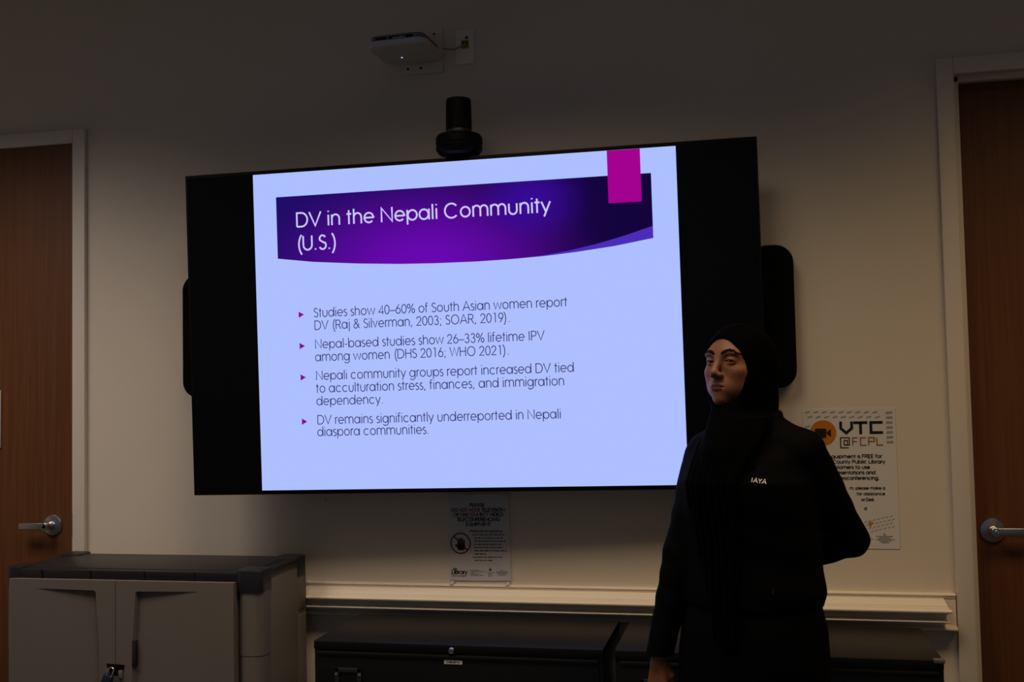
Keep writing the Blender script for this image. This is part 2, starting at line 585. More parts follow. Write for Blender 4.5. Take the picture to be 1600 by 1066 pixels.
obj('wall_mount', bm, M_black, tv)
bm = BM()
add_box(bm, -TW / 2 + 0.008, TW / 2 - 0.008, -0.0012, 0.004, -TH / 2 + 0.012, TH / 2 - 0.011)
panel = obj('display_panel', bm, M_black_gloss, tv)

E_bg = emit('slide_light_blue', srgb(173, 191, 255))
E_title = emit('slide_title_lilac', srgb(208, 200, 250))
E_txt = emit('slide_text_navy', srgb(52, 48, 104))
E_mark = emit('slide_marker_magenta', srgb(140, 8, 150))
E_rib = emit('slide_ribbon_magenta', srgb(163, 2, 144))
E_swoosh = emit('slide_swoosh_violet', srgb(76, 44, 184))


def banner_material():
    m = bpy.data.materials.new('slide_banner_gradient')
    m.use_nodes = True
    nt = m.node_tree
    nt.nodes.clear()
    tc = nt.nodes.new('ShaderNodeTexCoord')

    def blob(cx, cz, sx, sz, p0, p1):
        mp = nt.nodes.new('ShaderNodeMapping')
        mp.inputs['Location'].default_value = (-cx / sx, 0, -cz / sz)
        mp.inputs['Scale'].default_value = (1 / sx, 0, 1 / sz)
        ln = nt.nodes.new('ShaderNodeVectorMath')
        ln.operation = 'LENGTH'
        mr = nt.nodes.new('ShaderNodeMapRange')
        mr.interpolation_type = 'SMOOTHSTEP'
        mr.inputs['From Min'].default_value = p0
        mr.inputs['From Max'].default_value = p1
        mr.inputs['To Min'].default_value = 1
        mr.inputs['To Max'].default_value = 0
        nt.links.new(tc.outputs['Object'], mp.inputs['Vector'])
        nt.links.new(mp.outputs['Vector'], ln.inputs[0])
        nt.links.new(ln.outputs['Value'], mr.inputs['Value'])
        return mr.outputs['Result']

    def mix(fac, a, b):
        x = nt.nodes.new('ShaderNodeMix')
        x.data_type = 'RGBA'
        nt.links.new(fac, x.inputs['Factor'])
        if isinstance(a, tuple):
            x.inputs['A'].default_value = a
        else:
            nt.links.new(a, x.inputs['A'])
        x.inputs['B'].default_value = b
        return x.outputs['Result']
    c = mix(blob(-0.95, 0.35, 1.0, 0.7, 0.2, 1.6), srgb(20, 4, 60), srgb(34, 12, 106))
    c = mix(blob(-0.12, 0.20, 0.62, 0.34, 0.0, 1.0), c, srgb(104, 8, 176))
    c = mix(blob(0.235, 0.385, 0.22, 0.16, 0.0, 1.0), c, srgb(56, 10, 150))
    e = nt.nodes.new('ShaderNodeEmission')
    o = nt.nodes.new('ShaderNodeOutputMaterial')
    nt.links.new(c, e.inputs[0])
    nt.links.new(e.outputs[0], o.inputs[0])
    return m


def flat(name, polys, y, m, parent):
    bm = BM()
    for p in polys:
        add_poly(bm, p, y)
    return obj(name, bm, m, parent, smooth=False)


flat('slide', [[(-0.7031, -0.5277), (0.7006, -0.5277), (0.7006, 0.5287), (-0.7031, 0.5287)]], -0.0016, E_bg, panel)
xs = [-0.6233 + (0.6213 + 0.6233) * k / 60 for k in range(61)]


def banner_low(x):
    return float(np.interp(x, [-.6233, -.50, -.3441, -.20, -.0841, .05, .1697, .2736, .3765, .50, .6213], [.2433, .2265, .2131, .2045, .2010, .1996, .2016, .2058, .2134, .2262, .2448]))


def swoosh_top(x):
    return float(np.interp(x, [-.7, .12, .2736, .35, .4383, .53, .6213], [.0, .200, .2085, .2185, .2345, .2565, .2830]))


bp = []
for a, b in zip(xs[:-1], xs[1:]):
    bp.append([(a, max(banner_low(a), swoosh_top(a))), (b, max(banner_low(b), swoosh_top(b))), (b, 0.449), (a, 0.449)])
flat('banner', bp, -0.0020, banner_material(), panel)
bp = []
for a, b in zip(xs[:-1], xs[1:]):
    if swoosh_top(a) > banner_low(a) + 1e-4:
        bp.append([(a, banner_low(a)), (b, banner_low(b)), (b, swoosh_top(b)), (a, swoosh_top(a))])
flat('banner_swoosh', bp, -0.0020, E_swoosh, panel)
flat('ribbon', [[(0.4854, 0.3614), (0.5895, 0.3614), (0.5895, 0.5283), (0.4854, 0.5283)]], -0.0026, E_rib, panel)
bm = BM()
add_text(bm, 'DV in the Nepali Community', -0.5550, 0.3448, 0.0672, 0.0055, -0.0026, x1=0.2995)
obj('title_text', bm, E_title, panel, smooth=False)
bm = BM()
add_text(bm, '(U.S.)', -0.5570, 0.2666, 0.0672, 0.0055, -0.0026, x1=-0.412)
obj('title_text', bm, E_title, panel, smooth=False)
bullets = ((0.0532, (('Studies show 40\u201360% of South Asian women report', -0.5029, 0.0428, 0.3426), ('DV (Raj & Silverman, 2003; SOAR, 2019).', -0.5022, 0.0008, 0.1583))),
           (-0.0511, (('Nepal-based studies show 26\u201333% lifetime IPV', -0.5022, -0.0614, 0.2655), ('among women (DHS 2016; WHO 2021).', -0.5029, -0.1036, 0.1518))),
           (-0.1552, (('Nepali community groups report increased DV tied', -0.5022, -0.1656, 0.3570), ('to acculturation stress, finances, and immigration', -0.5029, -0.2074, 0.3244), ('dependency.', -0.5029, -0.2493, -0.2733))),
           (-0.3018, (('DV remains significantly underreported in Nepali', -0.5022, -0.3120, 0.3105), ('diaspora communities.', -0.5029, -0.3512, -0.1225))))
for mz, lines in bullets:
    flat('bullet_marker', [[(-0.5560, mz - 0.0105), (-0.5372, mz), (-0.5560, mz + 0.0105)]], -0.0020, E_mark, panel)
    bm = BM()
    for s, x, z, x1 in lines:
        add_text(bm, s, x, z, 0.0425, 0.0029, -0.0020, x1=x1)
    obj('bullet_text', bm, E_txt, panel, smooth=False)

# ---------------------------------------------------------------- rounded black speakers behind the television
SPK = 'speakers flanking the television'


def wall_speaker(cx, cz, w, h, label):
    t = thing('wall_speaker', label, 'speaker', (cx, 0, cz), SPK)
    bm = BM()
    add_prism(bm, rrect(w, h, 0.056, 10), 'y', -0.052, -0.012)
    bmesh.ops.bevel(bm, geom=[e for e in bm.edges if abs(e.verts[0].co.y + 0.052) < 1e-5 and abs(e.verts[1].co.y + 0.052) < 1e-5], offset=0.008, segments=3, profile=0.5, affect='EDGES')
    obj('speaker_body', bm, M_speaker, t)
    bm = BM()
    add_box(bm, -0.04, 0.04, -0.014, -0.0005, -0.12, 0.12, 0.002)
    obj('wall_bracket', bm, M_black, t)
    return t


wall_speaker(0.0735, 1.634, 0.136, 0.4465, "black rounded speaker on the wall behind the television's right edge, beside the woman")
wall_speaker(-1.875, 1.634, 0.136, 0.4320, "black rounded speaker peeking out behind the television's left edge, near the left door")

# ---------------------------------------------------------------- conference camera on the television
t = thing('conference_camera', 'black cylindrical conference camera standing on top of the television', 'camera', (-0.8915, -0.1717, 2.1677))
t.scale = (0.984, 0.984, 0.984)
bm = BM()
add_lathe(bm, [(0.040, 0.0005), (0.042, 0.003), (0.040, 0.009)], None, 32)
obj('foot', bm, M_camera, t)
bm = BM()
add_lathe(bm, [(0.050, 0.008), (0.066, 0.014), (0.0750, 0.026), (0.0765, 0.036), (0.0740, 0.040), (0.0740, 0.043), (0.0765, 0.047), (0.0760, 0.067), (0.0700, 0.076), (0.046, 0.079)], None, 56)
obj('base', bm, M_camera, t, angle=25)
bm = BM()
add_lathe(bm, [(0.0430, 0.078), (0.0435, 0.086), (0.0425, 0.092)], None, 48)
obj('collar_ring', bm, mat('dark_grey_ring', (0.02, 0.021, 0.023), 0.4), t)
bm = BM()
add_lathe(bm, [(0.0425, 0.092), (0.0420, 0.150), (0.0410, 0.190), (0.0385, 0.196), (0.020, 0.198)], None, 48)
obj('lens_tower', bm, M_camera, t)
for dx in (-0.03, 0.03):
    bm = BM()
    add_box(bm, dx - 0.006, dx + 0.006, 0.014, 0.026, 0.005, 0.028, 0.002)
    obj('tv_clip', bm, M_camera, t)

# ---------------------------------------------------------------- wireless access point on its wall bracket
t = thing('access_point', 'white square wireless access point on a wall bracket high above the television', 'access point', (-1.083, -0.126, 2.539))
t.rotation_euler = (0, 0, math.radians(-2.5))
bm = BM()
add_prism(bm, rrect(0.205, 0.200, 0.035, 10), 'z', 0.0, 0.020)
bmesh.ops.bevel(bm, geom=[e for e in bm.edges if abs(e.verts[0].co.z - e.verts[1].co.z) < 1e-6 and e.verts[0].co.z < 1e-5], offset=0.009, segments=4, profile=0.5, affect='EDGES')
obj('cover', bm, M_white_plastic, t)
bm = BM()
add_prism(bm, rrect(0.185, 0.180, 0.03, 8), 'z', 0.019, 0.040)
obj('metal_back', bm, M_grey_metal, t)
bm = BM()
for k in range(3):
    add_box(bm, -0.068 + k * 0.045, -0.030 + k * 0.045, -0.0915, -0.0885, 0.026, 0.034)
obj('vent_slots', bm, M_dark_hole, t)
bm = BM()
add_box(bm, -0.009, 0.036, -0.0918, -0.0912, 0.0265, 0.0295)
obj('port_label', bm, M_white_plastic, t)
bm = BM()
add_lathe(bm, [(0.0032, -0.0012), (0.0032, 0.002)], Matrix.Translation((-0.022, 0.026, 0)), 16)
obj('status_light', bm, emit('status_blue', srgb(170, 180, 255), 1.1), t)
bm = BM()
add_box(bm, -0.055, 0.090, 0.1185, 0.1255, -0.032, 0.125, 0.003)
add_box(bm, -0.045, 0.080, -0.06, 0.1175, 0.040, 0.046, 0.002)
for q in (-0.045, 0.076):
    add_prism(bm, [(-0.03, 0.041), (0.117, 0.041), (0.117, 0.100)], 'x', q, q + 0.004)
obj('wall_bracket', bm, M_wall, t)
for qx, qz in ((-0.035, -0.012), (0.012, -0.013), (0.062, 0.100)):
    bm = BM()
    add_lathe(bm, [(0.0042, 0.0), (0.0042, 0.0022)], Matrix.Translation((qx, 0.1187, qz)) @ Matrix.Rotation(PI / 2, 4, 'X'), 14)
    obj('screw_hole', bm, M_dark_hole, t)

t = thing('network_outlet', 'small wall plate with a network jack right of the access point', 'outlet', (-0.9105, 0, 2.587))
bm = BM()
add_box(bm, -0.0335, 0.0335, -0.006, -0.0003, -0.0595, 0.0595, 0.003)
obj('cover_plate', bm, M_trim, t)
bm = BM()
add_box(bm, -0.012, 0.014, -0.0085, -0.004, -0.005, 0.024, 0.001)
obj('jack', bm, M_jack, t)
bm = BM()
for q in (-0.006, 0.006):
    add_box(bm, q - 0.004, q + 0.004, -0.0092, -0.008, 0.010, 0.016)
add_box(bm, 0.002, 0.012, -0.0092, -0.006, 0.028, 0.034)
obj('port', bm, M_dark_hole, t)
bm = BM()
add_tube(bm, [(-0.9065, -0.009, 2.596), (-0.907, -0.03, 2.588), (-0.935, -0.040, 2.571), (-0.955, -0.052, 2.568), (-0.9725, -0.064, 2.5685)], 0.0028, 10)
tag(obj('network_cable', bm, mat('cable_jacket', (0.25, 0.24, 0.12), 0.5)), 'thin pale cable from the network jack to the access point', 'cable')

# ---------------------------------------------------------------- printed notices
rng = random.Random(4)
t = thing('poster', 'white poster with orange camera badge and VTC heading right of the woman', 'poster', (0.2925, 0, 1.1282))
PX, PZ = 0.2925, 1.1282
bm = BM()
add_box(bm, -0.1375, 0.1375, -0.0018, -0.0004, -0.2148, 0.2148)
obj('sheet', bm, M_paper, t, smooth=False)
Y1, Y2 = -0.0022, -0.0026
bm = BM()
for k in range(4):
    for j in range(11):
        z = 0.2015 - k * 0.0150 - 0.0004 * j
        x = -0.131 + j * 0.0250 + (k % 2) * 0.011 - 0.004 * k
        if x > 0.088 or x < -0.134 or (k > 1 and x > -0.118):
            continue
        w, h = 0.0150, 0.0082
        add_poly(bm, ((x, z), (x + w, z + 0.003), (x + w + 0.003, z + h), (x + 0.003, z + h - 0.003)), Y1)
obj('dash_pattern', bm, M_ink_pale, t, smooth=False)
bm = BM()
for k in range(7):
    z = 0.196 - k * 0.0150
    add_poly(bm, ((0.110, z), (0.129, z + 0.001), (0.129, z + 0.0085), (0.110, z + 0.0075)), Y1)
obj('dash_pattern', bm, M_ink_pale, t, smooth=False)
bm = BM()
for k in range(4):
    for j in range(9 - k):
        x = 0.035 + j * 0.0125 + k * 0.006
        if x > 0.122:
            continue
        z = -0.137 - k * 0.0095 + j * 0.0030
        add_poly(bm, ((x, z), (x + 0.0075, z + 0.004), (x + 0.0095, z + 0.008), (x + 0.002, z + 0.0035)), Y1)
obj('dash_pattern', bm, M_ink_pale, t, smooth=False)
bm = BM()
cxl, czl = 0.2155 - PX, 1.2688 - PZ
add_poly(bm, [(cxl + 0.0395 * math.cos(a * PI / 24), czl + 0.0395 * math.sin(a * PI / 24)) for a in range(48)], Y1)
obj('badge', bm, M_orange, t, smooth=False)
bm = BM()
add_poly(bm, rrect(0.0345, 0.0295, 0.004, 4, cxl - 0.0075, czl - 0.001), Y2)
add_poly(bm, ((cxl + 0.011, czl - 0.003), (cxl + 0.0235, czl - 0.0135), (cxl + 0.0235, czl + 0.0125), (cxl + 0.011, czl + 0.003)), Y2)
obj('camera_icon', bm, M_ink, t, smooth=False)


def strokes(name, lst, w, m, y=Y2):
    bm = BM()
    for pts in lst:
        ribbon(bm, [(p[0] - PX, p[1] - PZ) for p in pts], w, False, lambda p: (p.x, y, p.y))
    return obj(name, bm, m, t, smooth=False)


zt, zb = 1.2995, 1.2685
strokes('heading_text', [[(.2685, 1.3035), (.2685, 1.2825), (.2845, 1.2680), (.3010, 1.2825), (.3010, 1.3035)],
                         [(.3065, zt), (.3475, zt)], [(.3270, zt), (.3270, 1.2640)],
                         [(.3925, zt), (.3575, zt), (.3575, zb), (.3925, zb)]], 0.0082, M_ink)
strokes('at_sign', [[(.2895, 1.2225), (.2665, 1.2225), (.2665, 1.2535), (.2925, 1.2535), (.2925, 1.2310), (.2770, 1.2310), (.2770, 1.2450), (.2870, 1.2450), (.2870, 1.2320)]], 0.0030, M_ink)
zt, zm, zb = 1.2530, 1.2415, 1.2300
strokes('subheading_text', [[(.3175, zt), (.3025, zt), (.3025, zb)], [(.3025, zm), (.3150, zm)],
                            [(.3425, zt), (.3255, zt), (.3255, zb), (.3425, zb)],
                            [(.3495, zb), (.3495, zt), (.3660, zt), (.3660, zm), (.3495, zm)],
                            [(.3735, zt), (.3735, zb), (.3915, zb)]], 0.0036, M_rust)
bm = BM()
for s, xa, xb, z, sz in (('quipment is FREE for', .2378, .3864, 1.1908, .0152), ('County Public Library', .2404, .3950, 1.1742, .0152), ('customers to use', .2300, .3502, 1.1576, .0152),
                         ('presentations and', .2400, .3658, 1.1412, .0152), ('videoconferencing.', .2420, .3771, 1.1242, .0152),
                         ('please make a', .3065, .3927, 1.0945, .0122), ('for assistance', .3095, .3916, 1.0771, .0122), ('on Desk.', .3215, .3617, 1.0592, .0122)):
    add_text(bm, s, xa - PX, z - PZ, sz, sz * 0.145, Y2, x1=xb - PX)
add_text(bm, 'm,', .2885 - PX, 1.0945 - PZ, .0122, .0018, Y2)
add_text(bm, 'd', .3290 - PX, 1.0322 - PZ, .0122, .0018, Y2)
obj('body_text', bm, M_ink, t, smooth=False)
flat('orange_mark', [[(.3400 - PX, .9950 - PZ), (.3545 - PX, .9950 - PZ), (.3450 - PX, .9780 - PZ)]], Y2, M_orange, t)
bm = BM()
for k in range(5):
    w = (0.050, 0.036, 0.054, 0.034, 0.022)[k]
    word_bars(bm, .3875 - PX - w / 2, .3875 - PX + w / 2, .9505 - PZ - k * 0.0047, 0.0019, Y2, rng)
ribbon(bm, [(.3855 - PX, .9625 - PZ), (.3855 - PX, .9575 - PZ), (.3885 - PX, .9575 - PZ), (.3900 - PX, .9550 - PZ)], 0.0012, False, lambda p: (p.x, Y2, p.y))
ribbon(bm, [(.3858 - PX + 0.003 * math.cos(a), .9567 - PZ + 0.003 * math.sin(a)) for a in (2.4, 3.1, 3.9, 4.7, 5.4)], 0.0009, False, lambda p: (p.x, Y2, p.y))
word_bars(bm, .335 - PX, .352 - PX, .9425 - PZ, 0.0019, Y2, rng)
obj('access_note', bm, M_ink_grey, t, smooth=False)

t = thing('notice', 'do-not-touch paper notice with a crossed-out hand, under the television', 'notice', (-0.8915, 0, 0.935))
t.rotation_euler = (0, math.radians(-0.55), 0)
PX, PZ = -0.8915, 0.935
bm = BM()
add_box(bm, -0.1045, 0.1040, -0.0045, -0.0012, -0.1395, 0.1450)
obj('sheet', bm, M_paper_sign, t, smooth=False)
Y1, Y2 = -0.0049, -0.0053
bm = BM()
for s, a, b, z in (('PLEASE', -.0290, .0210, 0.1030), ('TELEVISION', .0105, .0890, 0.0868), ('VIDEO', .0370, .0835, 0.0713), ('TELECONFERENCING', -.0745, .0715, 0.0555), ('EQUIPMENT', -.0450, .0395, 0.0398)):
    add_text(bm, s, a, z, 0.0155, 0.0026, Y1, x1=b)
add_text(bm, 'Please ask for assistance.', -0.0315, 0.0192, 0.0095, 0.0013, Y1, x1=0.081)
obj('heading_text', bm, M_ink, t, smooth=False)
bm = BM()
add_text(bm, 'DO NOT MOVE', -.0925, 0.0868, 0.0155, 0.0026, Y1, x1=0.0055)
add_text(bm, 'OR DISCONNECT', -.0870, 0.0713, 0.0155, 0.0026, Y1, x1=0.0315)
obj('red_heading_text', bm, M_red, t, smooth=False)
bm = BM()
for k in range(9):
    word_bars(bm, (-0.0180 if k not in (0, 7) else -0.024), (0.086, 0.084, 0.092, 0.078, 0.080, 0.092, 0.022, 0.083, 0.045)[k], 0.0085 - k * 0.0105, 0.0036, Y1, rng)
obj('fine_print', bm, M_ink_grey, t, smooth=False)
bm = BM()
ccx, ccz = -0.0645, -0.0175
ribbon(bm, [(ccx + 0.033 * math.cos(a * PI / 20), ccz + 0.033 * math.sin(a * PI / 20)) for a in range(40)], 0.0042, True, lambda p: (p.x, Y2, p.y))
ribbon(bm, [(ccx - 0.0225, ccz + 0.0225), (ccx + 0.0225, ccz - 0.0225)], 0.0042, False, lambda p: (p.x, Y2, p.y))
obj('prohibition_ring', bm, M_red, t, smooth=False)
bm = BM()
hx, hz = ccx + 0.002, ccz - 0.002
add_poly(bm, rrect(0.026, 0.022, 0.008, 5, hx, hz - 0.010), Y1)
for k, (dx, h) in enumerate(((-0.0095, 0.017), (-0.0032, 0.021), (0.0032, 0.020), (0.0098, 0.015))):
    add_poly(bm, rrect(0.0054, h + 0.01, 0.0026, 4, hx + dx, hz - 0.006 + h / 2), Y1)
ribbon(bm, [(hx - 0.006, hz - 0.015), (hx - 0.020, hz - 0.003)], 0.0062, False, lambda p: (p.x, Y1, p.y))
obj('hand_icon', bm, M_ink, t, smooth=False)
bm = BM()
add_text(bm, 'Library', -0.0970, -0.1190, 0.0200, 0.0030, Y1, x1=-0.0445)
word_bars(bm, -0.0960, -0.0480, -0.1265, 0.0026, Y1, rng)
add_box(bm, -0.0395, -0.0390, Y1 - 0.0001, Y1, -0.126, -0.104)
obj('logo_text', bm, M_ink, t, smooth=False)
bm = BM()
add_poly(bm, [(-0.0860 + 0.0070 * math.cos(a * PI / 8), -0.1030 + 0.0042 * math.sin(a * PI / 8)) for a in range(16)], Y2)
add_poly(bm, [(-0.0795 + 0.0030 * math.cos(a * PI / 8), -0.1095 + 0.0055 * math.sin(a * PI / 8)) for a in range(16)], Y2)
obj('logo_leaf', bm, M_green, t, smooth=False)
bm = BM()
for k in range(5):
    word_bars(bm, -0.0335, (0.0, 0.017, -0.016, 0.002, 0.010)[k], -0.1070 - k * 0.0043, 0.0020, Y1, rng)
for k in range(5):
    w = (0.0, 0.028, 0.014, 0.016, 0.012)[k]
    word_bars(bm, 0.0345 - w / 2, 0.0345 + w / 2, -0.1105 - k * 0.0040, 0.0018, Y1, rng)
    w = (0.010, 0.036, 0.042, 0.030, 0.020)[k]
    word_bars(bm, 0.0735 - w / 2, 0.0735 + w / 2, -0.1070 - k * 0.0040, 0.0018, Y1, rng)
add_poly(bm, [(0.0345 + 0.0048 * math.cos(a * PI / 8), -0.1040 + 0.0048 * math.sin(a * PI / 8)) for a in range(16)], Y1)
obj('credit_print', bm, M_ink_grey, t, smooth=False)

for x, z, lab in ((-0.984, 0.7834, "white clip under the notice's lower left corner, on the chair rail"), (-0.795, 0.7834, "white clip under the notice's lower right corner, on the chair rail")):
    bm = BM()
    add_prism(bm, [(-0.019, 0.0002), (-0.0245, 0.0002), (-0.0245, 0.0035), (-0.0085, 0.0095), (-0.0005, 0.0095), (-0.0005, 0.0002)], 'x', -0.0055, 0.0055)
    o = tag(obj('clip', bm, M_white_plastic), lab, 'clip', 'clips below the notice')
    o.location = (x, 0, z)
bm = BM()
add_lathe(bm, [(0.0035, -0.0005), (0.0035, 0.004), (0.002, 0.006), (0.002, 0.010)], Matrix.Rotation(PI / 2, 4, 'X'), 14)
o = tag(obj('screw', bm, M_nickel), 'small screw in the wall just below the television, left of the notice', 'screw')
o.location = (-1.433, 0, 1.0595)
bm = BM()
add_box(bm, -2.80, -2.6945, -0.0215, -0.0162, 1.248, 1.460, 0.002)
o = tag(obj('door_plate', bm, mat('plate_grey', (0.5, 0.49, 0.48), 0.5)), 'pale plate on the left wooden door, cut off by the photo edge', 'plate')

# ---------------------------------------------------------------- grey utility cabinet with a black lid
t = thing('storage_cabinet', 'taupe plastic storage cabinet with black lid in front of the left door', 'cabinet', (-1.919, -0.25, 0))
ox, oy = -1.919, -0.25
X0, X1, YF, YB, ZT = -2.365, -1.4725, -0.42, -0.075, 0.885


def lb(bm, x0, x1, y0, y1, z0, z1, bev=0.0, seg=2):
    add_box(bm, x0 - ox, x1 - ox, y0 - oy, y1 - oy, z0, z1, bev, seg)


bm = BM()
lb(bm, X0 + 0.02, X1 - 0.004, YF + 0.03, YB, 0.03, 0.852, 0.004)
for (a, b) in ((X0 + 0.002, X0 + 0.040), (X1 - 0.086, X1 - 0.001)):
    o2 = 0.5 * (a + b)
    for (z0, z1, g) in ((0.03, 0.6235, 0.0012), (0.626, 0.8225, 0.0)):
        pts = rrect(b - a - 2 * g + 0.0, 0.086, 0.018 if b - a < 0.06 else 0.030, 8, o2 - ox, YF + 0.0465 - oy)
        add_prism(bm, pts, 'z', z0, z1)
lb(bm, X1 - 0.06, X1 - 0.001, YB - 0.07, YB + 0.002, 0.03, 0.70, 0.012, 3)
lb(bm, X1 - 0.06, X1 - 0.001, YB - 0.07, YB + 0.002, 0.703, 0.83, 0.012, 3)
obj('body', bm, M_taupe, t)
bm = BM()
lb(bm, X0 + 0.008, X1 - 0.004, YF + 0.006, YB, 0.8495, 0.8775, 0.004)
lb(bm, X0 + 0.05, X1 - 0.05, YF + 0.03, YB - 0.03, 0.87, 0.8805, 0.004)
for x in (-2.235, -2.06, -1.872, -1.70):
    lb(bm, x - 0.0016, x + 0.0016, YF + 0.0035, YF + 0.01, 0.851, 0.877)
obj('lid', bm, M_lid, t)
for (a, b, c, d_) in ((X0, X0 + 0.055, YF, YF + 0.09), (X1 - 0.088, X1, YF - 0.001, YF + 0.09), (X0, X0 + 0.085, YB - 0.08, YB + 0.004), (X1 - 0.088, X1, YB - 0.08, YB + 0.004)):
    bm = BM()
    add_prism(bm, rrect(b - a, d_ - c, 0.022, 8, (a + b) / 2 - ox, (c + d_) / 2 - oy), 'z', 0.822, ZT)
    bmesh.ops.bevel(bm, geom=[e for e in bm.edges if e.verts[0].co.z > ZT - 1e-4 and e.verts[1].co.z > ZT - 1e-4], offset=0.004, segments=2, profile=0.5, affect='EDGES')
    obj('corner_cap', bm, M_lid, t)


def cab_door(xe, xi):
    """Door leaf from hinge side xe to the meeting edge xi with a wedge-shaped sunk panel."""
    s = 1 if xi > xe else -1
    bm = BM()
    yf, yb, zt, zb = YF - 0.012, YF + 0.03, 0.8490, 0.06
    a, b = xi - s * 0.074, xi - s * 0.284         # deep and flush ends of the panel
    a2 = xi - s * 0.052
    dep = 0.013
    V = {}

    def v(n, x, y, z):
        V[n] = bm.verts.new((x - ox, y - oy, z))
        return V[n]
    v('A', xe, yf, zt); v('B', xi, yf, zt); v('C', xi, yf, zb); v('D', xe, yf, zb)
    v('b', b, yf, 0.8205); v('a', a, yf, 0.8175)
    v('r', a - s * -0.006, yf, 0.8135)
    curve = [(a + s * 0.006, 0.8135), (a + s * 0.009, 0.76), (a + s * 0.014, 0.70), (a + s * 0.018, 0.62), (a + s * 0.019, 0.50), (a + s * 0.018, 0.36), (a + s * 0.012, 0.20), (a + s * 0.004, 0.12)]
    top = [bm.verts.new((x - ox, yf - oy, z)) for x, z in curve]
    deep = [bm.verts.new((x - s * 0.004 - ox, yf + dep - oy, z - (0.004 if i == 0 else 0))) for i, (x, z) in enumerate(curve)]
    flush = [bm.verts.new((b - ox, yf - oy, z)) for x, z in curve]
    low_b = v('lb', b, yf, 0.10)
    am = bm.verts.new((a - ox, yf + dep * 0.95 - oy, 0.8145))
    fc = bm.faces.new
    fc((V['A'], V['B'], V['a'], V['b']))
    fc((V['B'], top[0], V['a']))
    prev = V['B']
    n = len(curve)
    right = [V['B']] + [bm.verts.new((xi - ox, yf - oy, z)) for x, z in curve[1:]] 
    for i in range(n - 1):
        fc((top[i], right[i], right[i + 1], top[i + 1]))
        fc((top[i], top[i + 1], deep[i + 1], deep[i]))
        fc((deep[i], deep[i + 1], flush[i + 1], flush[i]))
    fc((V['a'], top[0], deep[0], am))
    fc((V['b'], V['a'], am))
    fc((V['b'], am, deep[0], flush[0]))
    fc((top[-1], right[-1], V['C'], low_b))
    fc((deep[-1], top[-1], low_b))
    fc((deep[-1], low_b, flush[-1]))
    fc((V['C'], V['D'], low_b))
    fc([V['A'], V['b']] + flush + [low_b, V['D']])
    # edges of the leaf
    back = [bm.verts.new((x - ox, yb - oy, z)) for x, z in ((xe, zt), (xi, zt), (xi, zb), (xe, zb))]
    fc((V['A'], back[0], back[1], V['B']))
    fc([V['B'], back[1], back[2], V['C']] + list(reversed(right[1:])))
    fc((V['C'], back[2], back[3], V['D']))
    fc((V['D'], back[3], back[0], V['A']))
    fc(back)
    return obj('door', bm, M_taupe, t, angle=22)


dl = cab_door(-2.341, -1.9612)
dr = cab_door(-1.5585, -1.9592)
bm = BM()
lb(bm, -1.9035, -1.8900, YF - 0.0127, YF + 0.004, 0.588, 0.666, 0.0025)
sl = obj('slot', bm, M_dark_hole, dr)
bm = BM()
add_prism(bm, [(-1.992 - ox, .592), (-1.9285 - ox, .590), (-1.9335 - ox, .568), (-1.947 - ox, .556), (-1.979 - ox, .562)], 'y', YF - 0.0135 - oy, YF + 0.0 - oy)
obj('latch_recess', bm, M_black, t)
bm = BM()
lb(bm, -1.948, -1.934, YF - 0.018, YF - 0.012, 0.548, 0.574, 0.002)
obj('latch_tab', bm, M_taupe, t)
# padlock hanging through the latch
t = thing('padlock', 'small dark padlock with bright shackle hanging on the storage cabinet doors', 'padlock', (-1.9600, -0.4495, 0.586))
t.rotation_euler = (0, math.radians(24), 0)
bm = BM()
w = 0.0085
add_tube(bm, [(-w, 0, -0.038), (-w, 0, -0.010)] + [(-w * math.cos(a * PI / 10), 0, -0.010 + w * math.sin(a * PI / 10)) for a in range(1, 10)] + [(w, 0, -0.010), (w, 0, -0.038)], 0.0022, 10)
obj('shackle', bm, M_chrome, t)
bm = BM()
add_prism(bm, rrect(0.034, 0.020, 0.008, 6), 'z', -0.085, -0.026)
bmesh.ops.bevel(bm, geom=[e for e in bm.edges if abs(e.verts[0].co.z - e.verts[1].co.z) < 1e-6], offset=0.003, segments=2, profile=0.5, affect='EDGES')
obj('lock_body', bm, M_navy, t)

# ---------------------------------------------------------------- black lateral file cabinets
FILE = 'lateral file cabinets under the chair rail'


